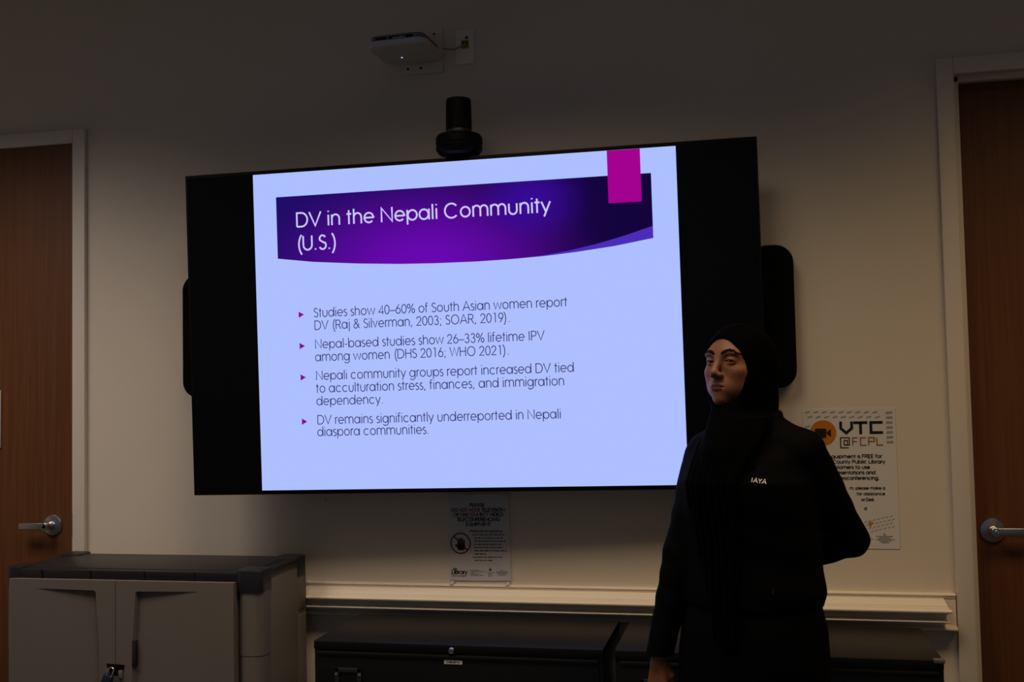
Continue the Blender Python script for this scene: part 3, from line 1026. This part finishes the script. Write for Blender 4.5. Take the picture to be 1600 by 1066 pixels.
def file_cabinet(x0, x1, label, sticker):
    cx = (x0 + x1) / 2
    w = x1 - x0
    t = thing('file_cabinet', label, 'file cabinet', (cx, -0.28, 0), FILE)
    yf, yb = -0.22, 0.165
    bm = BM()
    add_box(bm, -w / 2, w / 2, yf + 0.006, yb, 0.0, 0.70, 0.003)
    add_box(bm, -w / 2 - 0.0, w / 2 + 0.0, yf - 0.001, yb, 0.676, 0.7005, 0.003)
    obj('body', bm, M_file, t)
    for k, (z0, z1) in enumerate(((0.055, 0.355), (0.362, 0.672))):
        bm = BM()
        add_box(bm, -w / 2 + 0.012, w / 2 - 0.012, yf - 0.004, yf + 0.02, z0, z1, 0.003)
        add_box(bm, -w / 2 + 0.012, w / 2 - 0.012, yf - 0.0075, yf, z1 - 0.012, z1 - 0.002, 0.002)
        d = obj('drawer', bm, M_file, t)
        hx = -w / 2 + 0.108
        bm = BM()
        zt = z1 - 0.046
        for (a, b, c, e) in ((-0.040, 0.040, zt - 0.012, zt), (-0.040, 0.040, zt - 0.060, zt - 0.048), (-0.040, -0.028, zt - 0.060, zt), (0.028, 0.040, zt - 0.060, zt)):
            add_box(bm, hx + a, hx + b, yf - 0.008, yf - 0.0035, c, e, 0.001)
        obj('label_holder', bm, M_gun, d)
        for q in (-0.036, 0.036):
            bm = BM()
            add_lathe(bm, [(0.0042, 0.007), (0.0038, 0.0095), (0.002, 0.0105)], Matrix.Translation((hx + q, yf, zt - 0.018)) @ Matrix.Rotation(PI / 2, 4, 'X'), 12)
            obj('rivet', bm, M_chrome, d)
        bm = BM()
        add_box(bm, -0.16, 0.16, yf - 0.009, yf - 0.003, z0 + 0.13, z0 + 0.15, 0.002)
        obj('pull', bm, M_file, d)
    bm = BM()
    add_lathe(bm, [(0.0095, 0.0), (0.0095, 0.006), (0.0075, 0.009), (0.003, 0.0095)], Matrix.Translation((-0.006, yf, 0.6845)) @ Matrix.Rotation(PI / 2, 4, 'X'), 24)
    obj('lock', bm, M_chrome, t)
    if sticker:
        bm = BM()
        add_box(bm, -0.0275, 0.0255, yf - 0.0055, yf - 0.0035, 0.6475, 0.6590)
        s = obj('sticker', bm, M_paper, t)
        bm = BM()
        add_text(bm, 'CABINET #1', -0.021, 0.6510, 0.0066, 0.0012, yf - 0.006, x1=0.019)
        obj('sticker_text', bm, M_ink, s, smooth=False)
    return t


file_cabinet(-1.270, -0.4195, 'black lateral file cabinet with a white sticker, beside the grey storage cabinet', True)
f2 = file_cabinet(-0.3865, 0.4650, 'black lateral file cabinet partly hidden behind the woman, near the right door', False)
bm = BM()
add_box(bm, 0.400, 0.4285, -0.224, -0.205, 0.6925, 0.7035, 0.003)
obj('corner_clip', bm, M_grey_metal, f2)

# ---------------------------------------------------------------- the speaker: implicit surfaces meshed on a grid
def axis(lo, hi, coarse, bands=()):
    """Grid line positions: coarse step, refined inside the bands (lo, hi, step)."""
    out = [lo]
    while out[-1] < hi:
        p = out[-1]
        st = coarse
        for a, b, s in bands:
            if a - 1e-6 <= p < b:
                st = min(st, s)
        out.append(p + st)
    return np.array(out, dtype=np.float32)


class Field:
    def __init__(self, xs, ys, zs, far=0.08):
        self.x, self.y, self.z = xs, ys, zs
        self.D = np.full((len(xs), len(ys), len(zs)), far, dtype=np.float32)

    def sub(self, lo, hi):
        i = [np.searchsorted(a, (l, h)) for a, l, h in zip((self.x, self.y, self.z), lo, hi)]
        sl = tuple(slice(max(0, a[0] - 1), a[1] + 1) for a in i)
        return sl, (self.x[sl[0]][:, None, None], self.y[sl[1]][None, :, None], self.z[sl[2]][None, None, :])

    def put(self, lo, hi, fn, k, op='add'):
        m = 0.02 + k
        sl, P = self.sub([v - m for v in lo], [v + m for v in hi])
        d = fn(*P).astype(np.float32)
        o = self.D[sl]
        if op == 'add':
            if k > 0:
                h = np.clip(0.5 + 0.5 * (o - d) / k, 0, 1)
                self.D[sl] = o * (1 - h) + d * h - k * h * (1 - h)
            else:
                self.D[sl] = np.minimum(o, d)
        elif op == 'cut':
            d = -d
            h = np.clip(0.5 - 0.5 * (o - d) / max(k, 1e-5), 0, 1)
            self.D[sl] = o * (1 - h) + d * h + k * h * (1 - h)

    def capsule(self, a, b, ra, rb=None, k=0.01, op='add', wob=None):
        rb = ra if rb is None else rb
        a, b = np.array(a, float), np.array(b, float)
        r = max(ra, rb)
        ab = b - a
        L2 = max(float(ab @ ab), 1e-9)

        def fn(x, y, z):
            t = np.clip(((x - a[0]) * ab[0] + (y - a[1]) * ab[1] + (z - a[2]) * ab[2]) / L2, 0, 1)
            d = np.sqrt((x - a[0] - t * ab[0]) ** 2 + (y - a[1] - t * ab[1]) ** 2 + (z - a[2] - t * ab[2]) ** 2) - (ra + (rb - ra) * t)
            return d if wob is None else d + wob(x, y, z)
        self.put(np.minimum(a, b) - r, np.maximum(a, b) + r, fn, k, op)

    def ellipsoid(self, c, rad, B=None, k=0.01, op='add', wob=None):
        c = np.array(c, float)
        B = np.eye(3) if B is None else B       # columns: the ellipsoid's own axes
        rad = np.array(rad, float)
        ext = np.sqrt(((B * rad) ** 2).sum(1))

        def fn(x, y, z):
            u = [(x - c[0]) * B[0, i] + (y - c[1]) * B[1, i] + (z - c[2]) * B[2, i] for i in range(3)]
            k0 = np.sqrt(sum((u[i] / rad[i]) ** 2 for i in range(3)))
            k1 = np.sqrt(sum((u[i] / rad[i] ** 2) ** 2 for i in range(3))) + 1e-6
            d = k0 * (k0 - 1) / k1
            return d if wob is None else d + wob(x, y, z)
        self.put(c - ext, c + ext, fn, k, op)

    def mesh(self):
        D = self.D
        s = D < 0
        c = [s[i:D.shape[0] - 1 + i, j:D.shape[1] - 1 + j, k:D.shape[2] - 1 + k] for i in (0, 1) for j in (0, 1) for k in (0, 1)]
        al = np.logical_and.reduce(c)
        an = np.logical_or.reduce(c)
        idx = np.argwhere(an & ~al)
        n = len(idx)
        vid = np.full(an.shape, -1, dtype=np.int64)
        vid[tuple(idx.T)] = np.arange(n)
        acc = np.zeros((n, 3))
        cnt = np.zeros(n)
        corners = [(i, j, k) for i in (0, 1) for j in (0, 1) for k in (0, 1)]
        ax = (self.x, self.y, self.z)
        for p in corners:
            for q in corners:
                if sum(q) == sum(p) + 1 and all(b >= a for a, b in zip(p, q)):
                    ip, iq = idx + np.array(p), idx + np.array(q)
                    d0, d1 = D[tuple(ip.T)], D[tuple(iq.T)]
                    m = (d0 < 0) != (d1 < 0)
                    t = d0[m] / (d0[m] - d1[m])
                    for a in range(3):
                        x0, x1 = ax[a][ip[m, a]], ax[a][iq[m, a]]
                        acc[m, a] += x0 + (x1 - x0) * t
                    cnt[m] += 1
        V = acc / cnt[:, None]
        F = []
        for a in range(3):
            b, c2 = (a + 1) % 3, (a + 2) % 3
            sh = list(D.shape)
            lo = [slice(None)] * 3
            hi = [slice(None)] * 3
            lo[a] = slice(0, sh[a] - 1)
            hi[a] = slice(1, sh[a])
            ch = s[tuple(lo)] != s[tuple(hi)]
            e = np.argwhere(ch)
            e = e[(e[:, b] > 0) & (e[:, c2] > 0) & (e[:, b] < sh[b] - 1) & (e[:, c2] < sh[c2] - 1)]
            inside = s[tuple(e.T)]
            e0 = e.copy()
            q = []
            for db, dc in ((1, 1), (0, 1), (0, 0), (1, 0)):
                e2 = e0.copy()
                e2[:, b] -= db
                e2[:, c2] -= dc
                q.append(vid[tuple(e2.T)])
            q = np.stack(q, 1)
            q[~inside] = q[~inside][:, ::-1]
            F.append(q)
        F = np.concatenate(F)
        F = F[(F >= 0).all(1)]
        return V, F


def mesh_obj(name, V, F, mats, parent=None, relax=0, matidx=None):
    if relax:
        e = np.concatenate([F[:, [0, 1]], F[:, [1, 2]], F[:, [2, 3]], F[:, [3, 0]]])
        for _ in range(relax):
            acc = np.zeros_like(V)
            cnt = np.zeros(len(V))
            for u, v in ((0, 1), (1, 0)):
                np.add.at(acc, e[:, u], V[e[:, v]])
                np.add.at(cnt, e[:, u], 1)
            V = V * 0.5 + 0.5 * acc / np.maximum(cnt, 1)[:, None]
    me = bpy.data.meshes.new(name)
    me.vertices.add(len(V))
    me.vertices.foreach_set('co', V.astype(np.float32).ravel())
    me.loops.add(F.size)
    me.loops.foreach_set('vertex_index', F.astype(np.int32).ravel())
    me.polygons.add(len(F))
    me.polygons.foreach_set('loop_start', np.arange(0, F.size, 4, dtype=np.int32))
    me.polygons.foreach_set('loop_total', np.full(len(F), 4, dtype=np.int32))
    me.polygons.foreach_set('use_smooth', np.ones(len(F), dtype=bool))
    for m in mats:
        me.materials.append(m)
    if matidx is not None:
        me.polygons.foreach_set('material_index', matidx.astype(np.int32))
    me.update(calc_edges=True)
    me.validate()
    o = bpy.data.objects.new(name, me)
    C.objects.link(o)
    if parent is not None:
        o.parent = parent
        o.matrix_parent_inverse = Matrix.Translation((0.01, 0.68, 0))
    return o


M_skin = mat('skin', (0.20, 0.080, 0.038), 0.5, noise=0.06, nscale=160, bump=0.12, bscale=700, spec=0.35)
M_skin.node_tree.nodes['Principled BSDF'].inputs['Subsurface Weight'].default_value = 0.12
M_skin.node_tree.nodes['Principled BSDF'].inputs['Subsurface Radius'].default_value = (0.006, 0.0025, 0.0012)
M_lip = mat('lip_skin', (0.088, 0.030, 0.022), 0.65, spec=0.2)
M_brow = mat('brow_hair', (0.009, 0.005, 0.0035), 0.9, spec=0.04)
M_eyewhite = mat('eye_white', (0.12, 0.10, 0.09), 0.12)
M_iris = mat('iris_brown', (0.012, 0.006, 0.004), 0.08)
M_nail = mat('finger_nail', (0.33, 0.17, 0.11), 0.3)
M_hijab = mat('hijab_jersey', (0.0010, 0.0010, 0.0012), 0.95, bump=0.2, bscale=900, spec=0.03)
M_jacket = mat('jacket_black', (0.0014, 0.0014, 0.0017), 0.8, bump=0.2, bscale=700, spec=0.05)
M_skirt = mat('trouser_black', (0.0014, 0.0014, 0.0018), 0.85, bump=0.2, bscale=600, spec=0.05)
M_shoe = mat('shoe_black', (0.008, 0.008, 0.008), 0.4)
M_white_ink = mat('white_print', (0.62, 0.62, 0.60), 0.6)

person = thing('person', 'standing woman in black jacket and black headscarf, one arm behind her back', 'person', (-0.01, -0.68, 0))
pinv = Matrix.Translation((0.01, 0.68, 0))

# body frame (s = her left, f = forward) turned towards the screen
YB = math.radians(22)
BO = np.array([-0.010, -0.680, 0.0])
BS = np.array([math.cos(YB), -math.sin(YB), 0.0])
BF = np.array([-math.sin(YB), -math.cos(YB), 0.0])


def W(s, f, z):
    return BO + BS * s + BF * f + np.array([0, 0, z])


def loft(rows, wob=None):
    """rows: (z, side centre, forward centre, half width, half depth); returns an implicit stack of ellipses."""
    R = np.array(rows, float)

    def fn(x, y, z):
        dx, dy = x - BO[0], y - BO[1]
        s = dx * BS[0] + dy * BS[1]
        f = dx * BF[0] + dy * BF[1]
        c = [np.interp(z, R[:, 0], R[:, i]) for i in (1, 2, 3, 4)]
        q = np.sqrt(((s - c[0]) / c[2]) ** 2 + ((f - c[1]) / c[3]) ** 2)
        d = (q - 1) * np.minimum(c[2], c[3]) * (0.75 + 0.25 * np.minimum(q, 1.3))
        d = np.maximum(d, np.maximum(R[0, 0] - z, z - R[-1, 0]))
        return d if wob is None else d + wob(s, f, z)
    return fn, R


def put_loft(F, rows, k, wob=None, op='add'):
    fn, R = loft(rows, wob)
    m = float(np.max(np.abs(R[:, 1]) + R[:, 3])) + 0.03
    F.put((BO[0] - m, BO[1] - m, R[0, 0]), (BO[0] + m, BO[1] + m, R[-1, 0]), fn, k, op)


# joints, in metres
SH_R, EL_R, WR_R = np.array([-.124, -.618, 1.243]), np.array([-.1880, -.645, .990]), np.array([-.2440, -.682, .752])
SH_L, EL_L, WR_L = np.array([.128, -.735, 1.252]), np.array([.2335, -.640, 1.028]), np.array([.070, -.520, .950])

# head frame
YH = math.radians(37)
PH = math.radians(5)
HF0 = np.array([-math.sin(YH), -math.cos(YH), 0.0])
HS = np.array([math.cos(YH), -math.sin(YH), 0.0])
HF = HF0 * math.cos(PH) + np.array([0, 0, 1.0]) * math.sin(PH)
HU = np.array([0, 0, 1.0]) * math.cos(PH) - HF0 * math.sin(PH)
HB = np.stack([HS, HF, HU], 1)
HO = np.array([-.0265, -.676, 1.4750])


def H(s, f, u):
    return HO + HB @ np.array([s, f, u], float)


# ---- body with head and hands: one continuous surface
xs = axis(-.345, .335, .007, ((-.135, .055, .0017), (-.300, -.205, .0028)))
ys = axis(-.86, -.44, .007, ((-.800, -.570, .0017),))
zs = axis(.0, 1.58, .008, ((.545, .775, .0028), (1.335, 1.585, .0017)))
F = Field(xs, ys, zs)
# legs and trunk (kept inside the clothes)
for s in (-1, 1):
    F.capsule(W(.085 * s, .0, .82), W(.082 * s, .01, .46), .082, .052, k=.03)
    F.capsule(W(.082 * s, .01, .46), W(.080 * s, -.01, .09), .050, .034, k=.02)
    F.capsule(W(.080 * s, -.02, .045), W(.086 * s, .11, .035), .030, .026, k=.02)
put_loft(F, [(.70, 0, 0, .150, .100), (.85, 0, 0, .150, .098), (.98, 0, 0, .125, .085), (1.08, 0, .0, .138, .095), (1.18, 0, .005, .145, .100), (1.26, 0, -.005, .125, .075), (1.31, 0, -.012, .06, .055)], .03)
# arms
F.capsule(SH_R, EL_R, .036, .029, k=.03)
F.capsule(EL_R, WR_R, .030, .020, k=.015)
F.capsule(SH_L, EL_L, .036, .029, k=.03)
F.capsule(EL_L, WR_L, .030, .020, k=.015)
# neck
F.capsule((-.012, -.665, 1.27), H(0, -.012, -.06), .048, .046, k=.02)
# head
E = F.ellipsoid
E(H(0, -.012, .018), (.068, .089, .076), HB, k=.01)
E(H(0, .022, -.030), (.060, .060, .075), HB, k=.02)
E(H(0, .030, -.072), (.046, .050, .040), HB, k=.022)
for s in (-1, 1):
    E(H(.040 * s, .052, -.026), (.022, .022, .018), HB, k=.018)
    E(H(.043 * s, .012, -.070), (.014, .030, .026), HB, k=.02)
    E(H(.026 * s, .0735, .0185), (.024, .0105, .0085), HB, k=.014)
E(H(0, .030, .010), (.0610, .0500, .044), HB, k=.02)
for s in (-1, 1):
    E(H(.034 * s, .044, -.052), (.024, .022, .034), HB, k=.02)
E(H(0, .050, .038), (.044, .023, .026), HB, k=.02)
E(H(0, .066, -.070), (.030, .022, .026), HB, k=.018)
E(H(0, .0700, -.0985), (.0185, .0150, .0135), HB, k=.016)
for s in (-1, 1):
    E(H(.0315 * s, .0935, -.0015), (.0190, .0165, .0125), HB, k=.012, op='cut')
# nose
F.capsule(H(0, .0800, .008), H(0, .0985, -.030), .0068, .0086, k=.011)
E(H(0, .0985, -.0330), (.0098, .0095, .0086), HB, k=.007)
for s in (-1, 1):
    E(H(.0112 * s, .0905, -.0375), (.0068, .0095, .0066), HB, k=.006)
    E(H(.0058 * s, .0955, -.0440), (.0034, .0052, .0030), HB, k=.003, op='cut')
F.capsule(H(0, .0955, -.0470), H(0, .0915, -.0560), .0022, .0030, k=.004, op='cut')
# eyelids closing over the eyeballs
EYES = []
for s in (-1, 1):
    c = H(.0312 * s, .0690, -.0005)
    EYES.append(c)
    E(c, (.0150, .0136, .0132), HB, k=.005)
    E(H(.0312 * s, .0835, -.0029), (.0134, .0095, .0030), HB, k=.0022, op='cut')
# lips
lip_pts = []
up = [H(-.0250, .0755, -.0668), H(-.0125, .0850, -.0636), H(0, .0875, -.0630), H(.0125, .0850, -.0636), H(.0250, .0755, -.0668)]
lo = [H(-.0225, .0760, -.0680), H(-.0110, .0848, -.0710), H(0, .0868, -.0718), H(.0110, .0848, -.0710), H(.0225, .0760, -.0680)]
for pts, rr in ((up, (.0014, .0034, .0034, .0034, .0014)), (lo, (.0016, .0044, .0050, .0044, .0016))):
    for i in range(4):
        F.capsule(pts[i], pts[i + 1], rr[i], rr[i + 1], k=.0035)
        lip_pts.append((pts[i], pts[i + 1], rr[i], rr[i + 1]))
for i in range(6):
    a0, a1 = -.0210 + i * .0070, -.0210 + (i + 1) * .0070
    g = lambda q: H(q, .0918 - 18.0 * q * q, -.0670 - 1.5 * q * q)
    F.capsule(g(a0), g(a1), .0011, .0011, k=.0016, op='cut')

# hands: palm, four jointed fingers and a thumb
def hand(wrist, down, palm_n, thumb_side, curl, scale=1.0):
    """down: along the hand; palm_n: direction the palm faces; thumb_side: towards the thumb."""
    d, n, t = [np.array(v, float) / np.linalg.norm(v) for v in (down, palm_n, thumb_side)]
    n = n - d * (n @ d)
    n /= np.linalg.norm(n)
    t = t - d * (t @ d) - n * (t @ n)
    t /= np.linalg.norm(t)
    S = scale
    pt = lambda a, b, c: wrist + S * (d * a + t * b + n * c)
    F.capsule(pt(-.01, 0, 0), pt(.02, 0, 0), .0195 * S, .019 * S, k=.012)
    for b, r in ((.024, .0115), (.008, .012), (-.008, .0115), (-.022, .0105)):
        F.capsule(pt(.015, b * .55, 0), pt(.078 - abs(b - .006) * .25, b, -.001), .0125 * S, r * S, k=.010)
    nails = []
    for b, L, r, c0 in ((.0255, .068, .0083, 0.9), (.0085, .076, .0086, 1.0), (-.0085, .070, .0082, 1.1), (-.0240, .056, .0073, 1.2)):
        p = pt(.078 - abs(b - .006) * .25, b, -.001)
        ang = 0.0
        r0 = r
        for seg, fr in enumerate((.44, .31, .25)):
            ang += curl * c0 * (.35, .55, .45)[seg]
            dirv = d * math.cos(ang) + n * math.sin(ang) + t * (b * 1.2)
            q = p + dirv / np.linalg.norm(dirv) * L * fr * S
            F.capsule(p, q, r0 * S * 1.02, r0 * S * .92, k=.0035)
            if seg < 2:
                E(q - n * .0012 * S, (r0 * S * 1.0,) * 3, k=.003)
            p, r0 = q, r0 * .92
        nails.append((p, dirv, n))
    a = pt(.018, .014, .006)
    b_ = pt(.048, .029, .016)
    c_ = pt(.076, .031, .022)
    e_ = pt(.098, .028, .027)
    F.capsule(a, b_, .0135 * S, .0112 * S, k=.010)
    F.capsule(b_, c_, .0108 * S, .0094 * S, k=.004)
    F.capsule(c_, e_, .0094 * S, .0078 * S, k=.004)
    return nails


arm_dir = (WR_R - EL_R) / np.linalg.norm(WR_R - EL_R)
hand(WR_R + arm_dir * .022, (-.06, -.03, -1.0), (.55, .80, 0), (-.35, -.9, .05), .55, .93)
back_dir = WR_L - EL_L
hand(WR_L, (-.95, .02, -.05), (-.05, .9, .1), (.0, .1, 1.0), .5, .96)

V, Q = F.mesh()
cen = V[Q].mean(1)
loc = (cen - HO) @ HB
mi = np.zeros(len(Q), dtype=int)
near = np.full(len(Q), 9.0)
sel = np.where((np.abs(loc[:, 0]) < .035) & (loc[:, 1] > .05) & (loc[:, 2] < -.05) & (loc[:, 2] > -.09))[0]
for a, b, ra, rb in lip_pts:
    ab = b - a
    t = np.clip(((cen[sel] - a) @ ab) / (ab @ ab), 0, 1)
    dd = np.linalg.norm(cen[sel] - a - t[:, None] * ab, axis=1) - (ra + (rb - ra) * t)
    near[sel] = np.minimum(near[sel], dd)
mi[near < .0016] = 1
# brows: a thick arch, thinning outwards
sx = np.abs(loc[:, 0])
arch = np.interp(sx, [.010, .020, .032, .044, .054], [.0165, .0215, .0250, .0225, .0140])
half = np.interp(sx, [.009, .013, .030, .046, .056], [.0014, .0046, .0046, .0030, .0006])
mi[(np.abs(loc[:, 2] - arch) < half) & (sx > .0095) & (sx < .055) & (loc[:, 1] > .02)] = 2
# lash line on the upper lid rim
eyex = np.abs(sx - .0312)
rim = np.interp(eyex, [0, .008, .0135], [.0008, -.0003, -.0030])
mi[(np.abs(loc[:, 2] - rim) < .0011) & (eyex < .0138) & (loc[:, 1] > .05)] = 2
body = mesh_obj('body', V, Q, [M_skin, M_lip, M_brow], person, matidx=mi)

# eyes looking to the camera
cam_p = np.array([0.0, -3.475, 1.41])
for c in EYES:
    g = cam_p - c
    g /= np.linalg.norm(g)
    g = g * .95 + HF * .22
    g /= np.linalg.norm(g)
    bm = BM()
    prof = [(.00001, .01215)] + [(.0119 * math.sin(a), .0119 * math.cos(a) + .0006 * max(0, math.cos(a) - .8) * 5) for a in np.linspace(.08, PI - .01, 30)]
    Mx = Vector(g).to_track_quat('Z', 'Y').to_matrix().to_4x4()
    Mx.translation = Vector(c)
    add_lathe(bm, prof, Mx, 32, cap=False)
    e = obj('eye', bm, [M_eyewhite, M_iris], None, angle=180)
    for p in e.data.polygons:
        if (Vector(p.center) - Vector(c)).normalized().dot(Vector(g)) > math.cos(math.radians(29)):
            p.material_index = 1
    e.parent = person
    e.matrix_parent_inverse = pinv

# ---- jacket
def drape(s, f, z):
    return .0016 * np.sin(z * 62 + s * 9) * np.sin(s * 17 + f * 11 + z * 8)


JW = lambda x, y, z: .0016 * np.sin(z * 95 + x * 40) * np.sin(x * 50 + y * 45)
J = Field(axis(-.335, .335, .0045), axis(-.87, -.45, .0045), axis(.735, 1.40, .0045))
put_loft(J, [(.868, -.002, .0, .172, .128), (.876, -.002, .0, .178, .133), (.905, .0, .0, .184, .134), (1.0, 0, .0, .176, .128), (1.10, 0, .006, .174, .134), (1.18, 0, .010, .172, .138), (1.24, 0, .0, .150, .112), (1.275, 0, -.008, .115, .090), (1.315, .004, -.014, .075, .070), (1.335, .004, -.014, .064, .066)], .012, drape)
cuffR = WR_R + arm_dir * .020
J.capsule(SH_R + np.array([.004, 0, -.004]), EL_R, .0525, .0445, k=.035, wob=JW)
J.capsule(EL_R, cuffR, .0455, .0335, k=.015, wob=JW)
J.capsule(cuffR - arm_dir * .022, cuffR + arm_dir * .02, .0320, .0305, k=.006)
J.capsule(SH_L + np.array([-.004, 0, -.003]), EL_L, .0545, .0440, k=.035, wob=JW)
J.capsule(EL_L, WR_L, .0440, .0340, k=.012, wob=JW)
for sd, sh in ((1, SH_L), (-1, SH_R)):
    J.capsule(W(.045 * sd, -.018, 1.322), sh + np.array([-.014 * sd, 0, .012]), .034, .040, k=.03)
for a in range(16):
    t0, t1 = a * PI / 8, (a + 1) * PI / 8
    J.capsule(W(.006 + .062 * math.cos(t0), -.016 + .062 * math.sin(t0), 1.338 - .012 * math.sin(t0)), W(.006 + .062 * math.cos(t1), -.016 + .062 * math.sin(t1), 1.338 - .012 * math.sin(t1)), .011, .011, k=.012)
# open the right cuff where the hand leaves the sleeve
cp = cuffR + arm_dir * .012
J.put(cp - .06, cp + .06, lambda x, y, z: np.maximum(-((x - cp[0]) * arm_dir[0] + (y - cp[1]) * arm_dir[1] + (z - cp[2]) * arm_dir[2]),
                                                     np.sqrt((x - cp[0]) ** 2 + (y - cp[1]) ** 2 + (z - cp[2]) ** 2) - .055), .003, 'cut')
V, Q = J.mesh()
jacket = mesh_obj('jacket', V, Q, [M_jacket], person, relax=1)

# ---- long skirt below the jacket
def folds(s, f, z):
    a = np.arctan2(f, s)
    return .004 * np.sin(a * 9 + z * 2) * np.clip((.95 - z) / .6, 0, 1)


K = Field(axis(-.30, .26, .007), axis(-.90, -.46, .007), axis(.03, .95, .007))
put_loft(K, [(.055, -.012, .0, .190, .140), (.40, -.012, .0, .190, .140), (.66, -.010, .0, .194, .142), (.74, -.006, .0, .193, .140), (.82, -.002, .0, .186, .134), (.90, 0, .0, .165, .122), (.935, 0, 0, .15, .11)], .0, folds)
V, Q = K.mesh()
mesh_obj('long_skirt', V, Q, [M_skirt], person, relax=1)
for s in (-1, 1):
    S_ = Field(axis(-.25, .25, .006), axis(-.92, -.60, .006), axis(-.01, .12, .006))
    S_.capsule(W(.080 * s, -.025, .046), W(.088 * s, .135, .032), .042, .034, k=.0)
    S_.put((-.3, -1, -.05), (.3, -.5, .004), lambda x, y, z: (z - .002) + 0 * x + 0 * y, .004, 'cut')
    V, Q = S_.mesh()
    mesh_obj('shoe', V, Q, [M_shoe], person, relax=1)

# ---- headscarf: cap, neck wrap and the long pleated fall in front
Hj = Field(axis(-.21, .12, .0030), axis(-.90, -.53, .0030), axis(.775, 1.60, .0030))
put_loft(Hj, [(1.215, -.012, .020, .128, .118), (1.25, -.008, .010, .112, .102), (1.29, -.004, -.002, .084, .088), (1.33, .0, -.008, .068, .078), (1.37, .0, -.01, .062, .074), (1.405, .0, -.01, .050, .06)], .035,
         lambda s, f, z: .0022 * np.sin(s * 95 + z * 30) * np.clip((f - .0) / .05, 0, 1))
Hj.ellipsoid(H(0, -.008, .020), (.0765, .1000, .0840), HB, k=.02)
Hj.ellipsoid(H(0, -.044, -.024), (.0730, .0720, .0980), HB, k=.03)
Hj.ellipsoid(H(0, -.046, -.095), (.0660, .0560, .0620), HB, k=.04)
Hj.ellipsoid(H(0, .008, -.028), (.0735, .0720, .0800), HB, k=.02)
Hj.ellipsoid(H(0, .015, -.062), (.0690, .0690, .0650), HB, k=.03)
Hj.capsule(H(0, .035, -.115), W(-.02, .09, 1.25), .042, .060, k=.03)
# opening for the face
def opening(x, y, z):
    u = [(x - HO[0]) * HB[0, i] + (y - HO[1]) * HB[1, i] + (z - HO[2]) * HB[2, i] for i in range(3)]
    v = u[2] + .0325
    q = np.sqrt((u[0] / np.where(v > 0, .0600, .0605)) ** 2 + (v / np.where(v > 0, .0900, .0830)) ** 2)
    return np.maximum((q - 1) * .062, .012 + .10 * np.abs(v) - u[1])


lo_b, hi_b = HO - .17, HO + .17
Hj.put(lo_b, hi_b, opening, .006, 'cut')
# long fall hugging the chest
jf, _ = loft([(.66, -.010, .0, .200, .142), (.868, -.002, .0, .182, .137), (.905, .0, .0, .184, .136), (1.0, 0, .0, .176, .130), (1.10, 0, .006, .174, .136), (1.18, 0, .010, .172, .140), (1.24, 0, .008, .140, .122), (1.30, 0, .006, .098, .104), (1.35, 0, .0, .07, .088)])


def fall(x, y, z):
    dx, dy = x - BO[0], y - BO[1]
    s = dx * BS[0] + dy * BS[1]
    f = dx * BF[0] + dy * BF[1]
    cs = np.interp(z, [.78, 1.0, 1.18, 1.30], [-.012, -.032, -.046, -.02])
    hw = np.interp(z, [.78, .95, 1.18, 1.30], [.022, .046, .074, .092])
    pleat = .0042 * np.sin((s - cs) * 2 * PI / .0185 + 6 * np.sin(z * 4)) * np.clip((1.30 - z) / .16, 0, 1) + .0025 * np.sin(s * 130 + z * 22)
    d = jf(x, y, z) - .011 - pleat
    d = np.maximum(d, -(jf(x, y, z) + .012))
    d = np.maximum(d, np.abs(s - cs) - hw - .004 * np.sin(z * 40))
    d = np.maximum(d, -(f - .01))
    return np.maximum(d, np.maximum(.786 - z + .25 * np.abs(s - cs), z - 1.34))


Hj.put((-.20, -.88, .79), (.10, -.60, 1.33), fall, .022)
V, Q = Hj.mesh()
mesh_obj('headscarf', V, Q, [M_hijab], person, relax=1)

# ---- print on the jacket's chest and the small zip pull of its pocket
bm = BM()
add_text(bm, 'I', -0.0034, 0, 0.0142, 0.0018, 0.0)
add_text(bm, 'AYA', 0.0014, 0, 0.0142, 0.0018, 0.0)
from mathutils.bvhtree import BVHTree
bpy.context.view_layer.update()
tree = BVHTree.FromObject(jacket, bpy.context.evaluated_depsgraph_get())
for v in bm.verts:
    s, z = v.co.x, v.co.z
    o_ = W(.0625 + s, .30, 1.1865 + z - .14 * s)
    hit = tree.ray_cast(Vector(o_), Vector(-BF))
    if hit[0] is None:
        hit = (Vector(W(.0625 + s, .145, 1.1865 + z)),)
    v.co = hit[0] + Vector(BF) * .0012
o = obj('jacket_print', bm, M_white_ink, None, smooth=False)
o.parent = person
o.matrix_parent_inverse = pinv
bm = BM()
hit = tree.ray_cast(Vector(W(.098, .30, .925)), Vector(-BF))
if hit[0] is not None:
    add_tube(bm, [hit[0] + Vector(BF) * .003 + Vector((0, 0, .007)), hit[0] + Vector(BF) * .0035 + Vector((0, 0, -.003))], .0013, 8)
    o = obj('zip_pull', bm, M_gun, None)
    o.parent = person
    o.matrix_parent_inverse = pinv
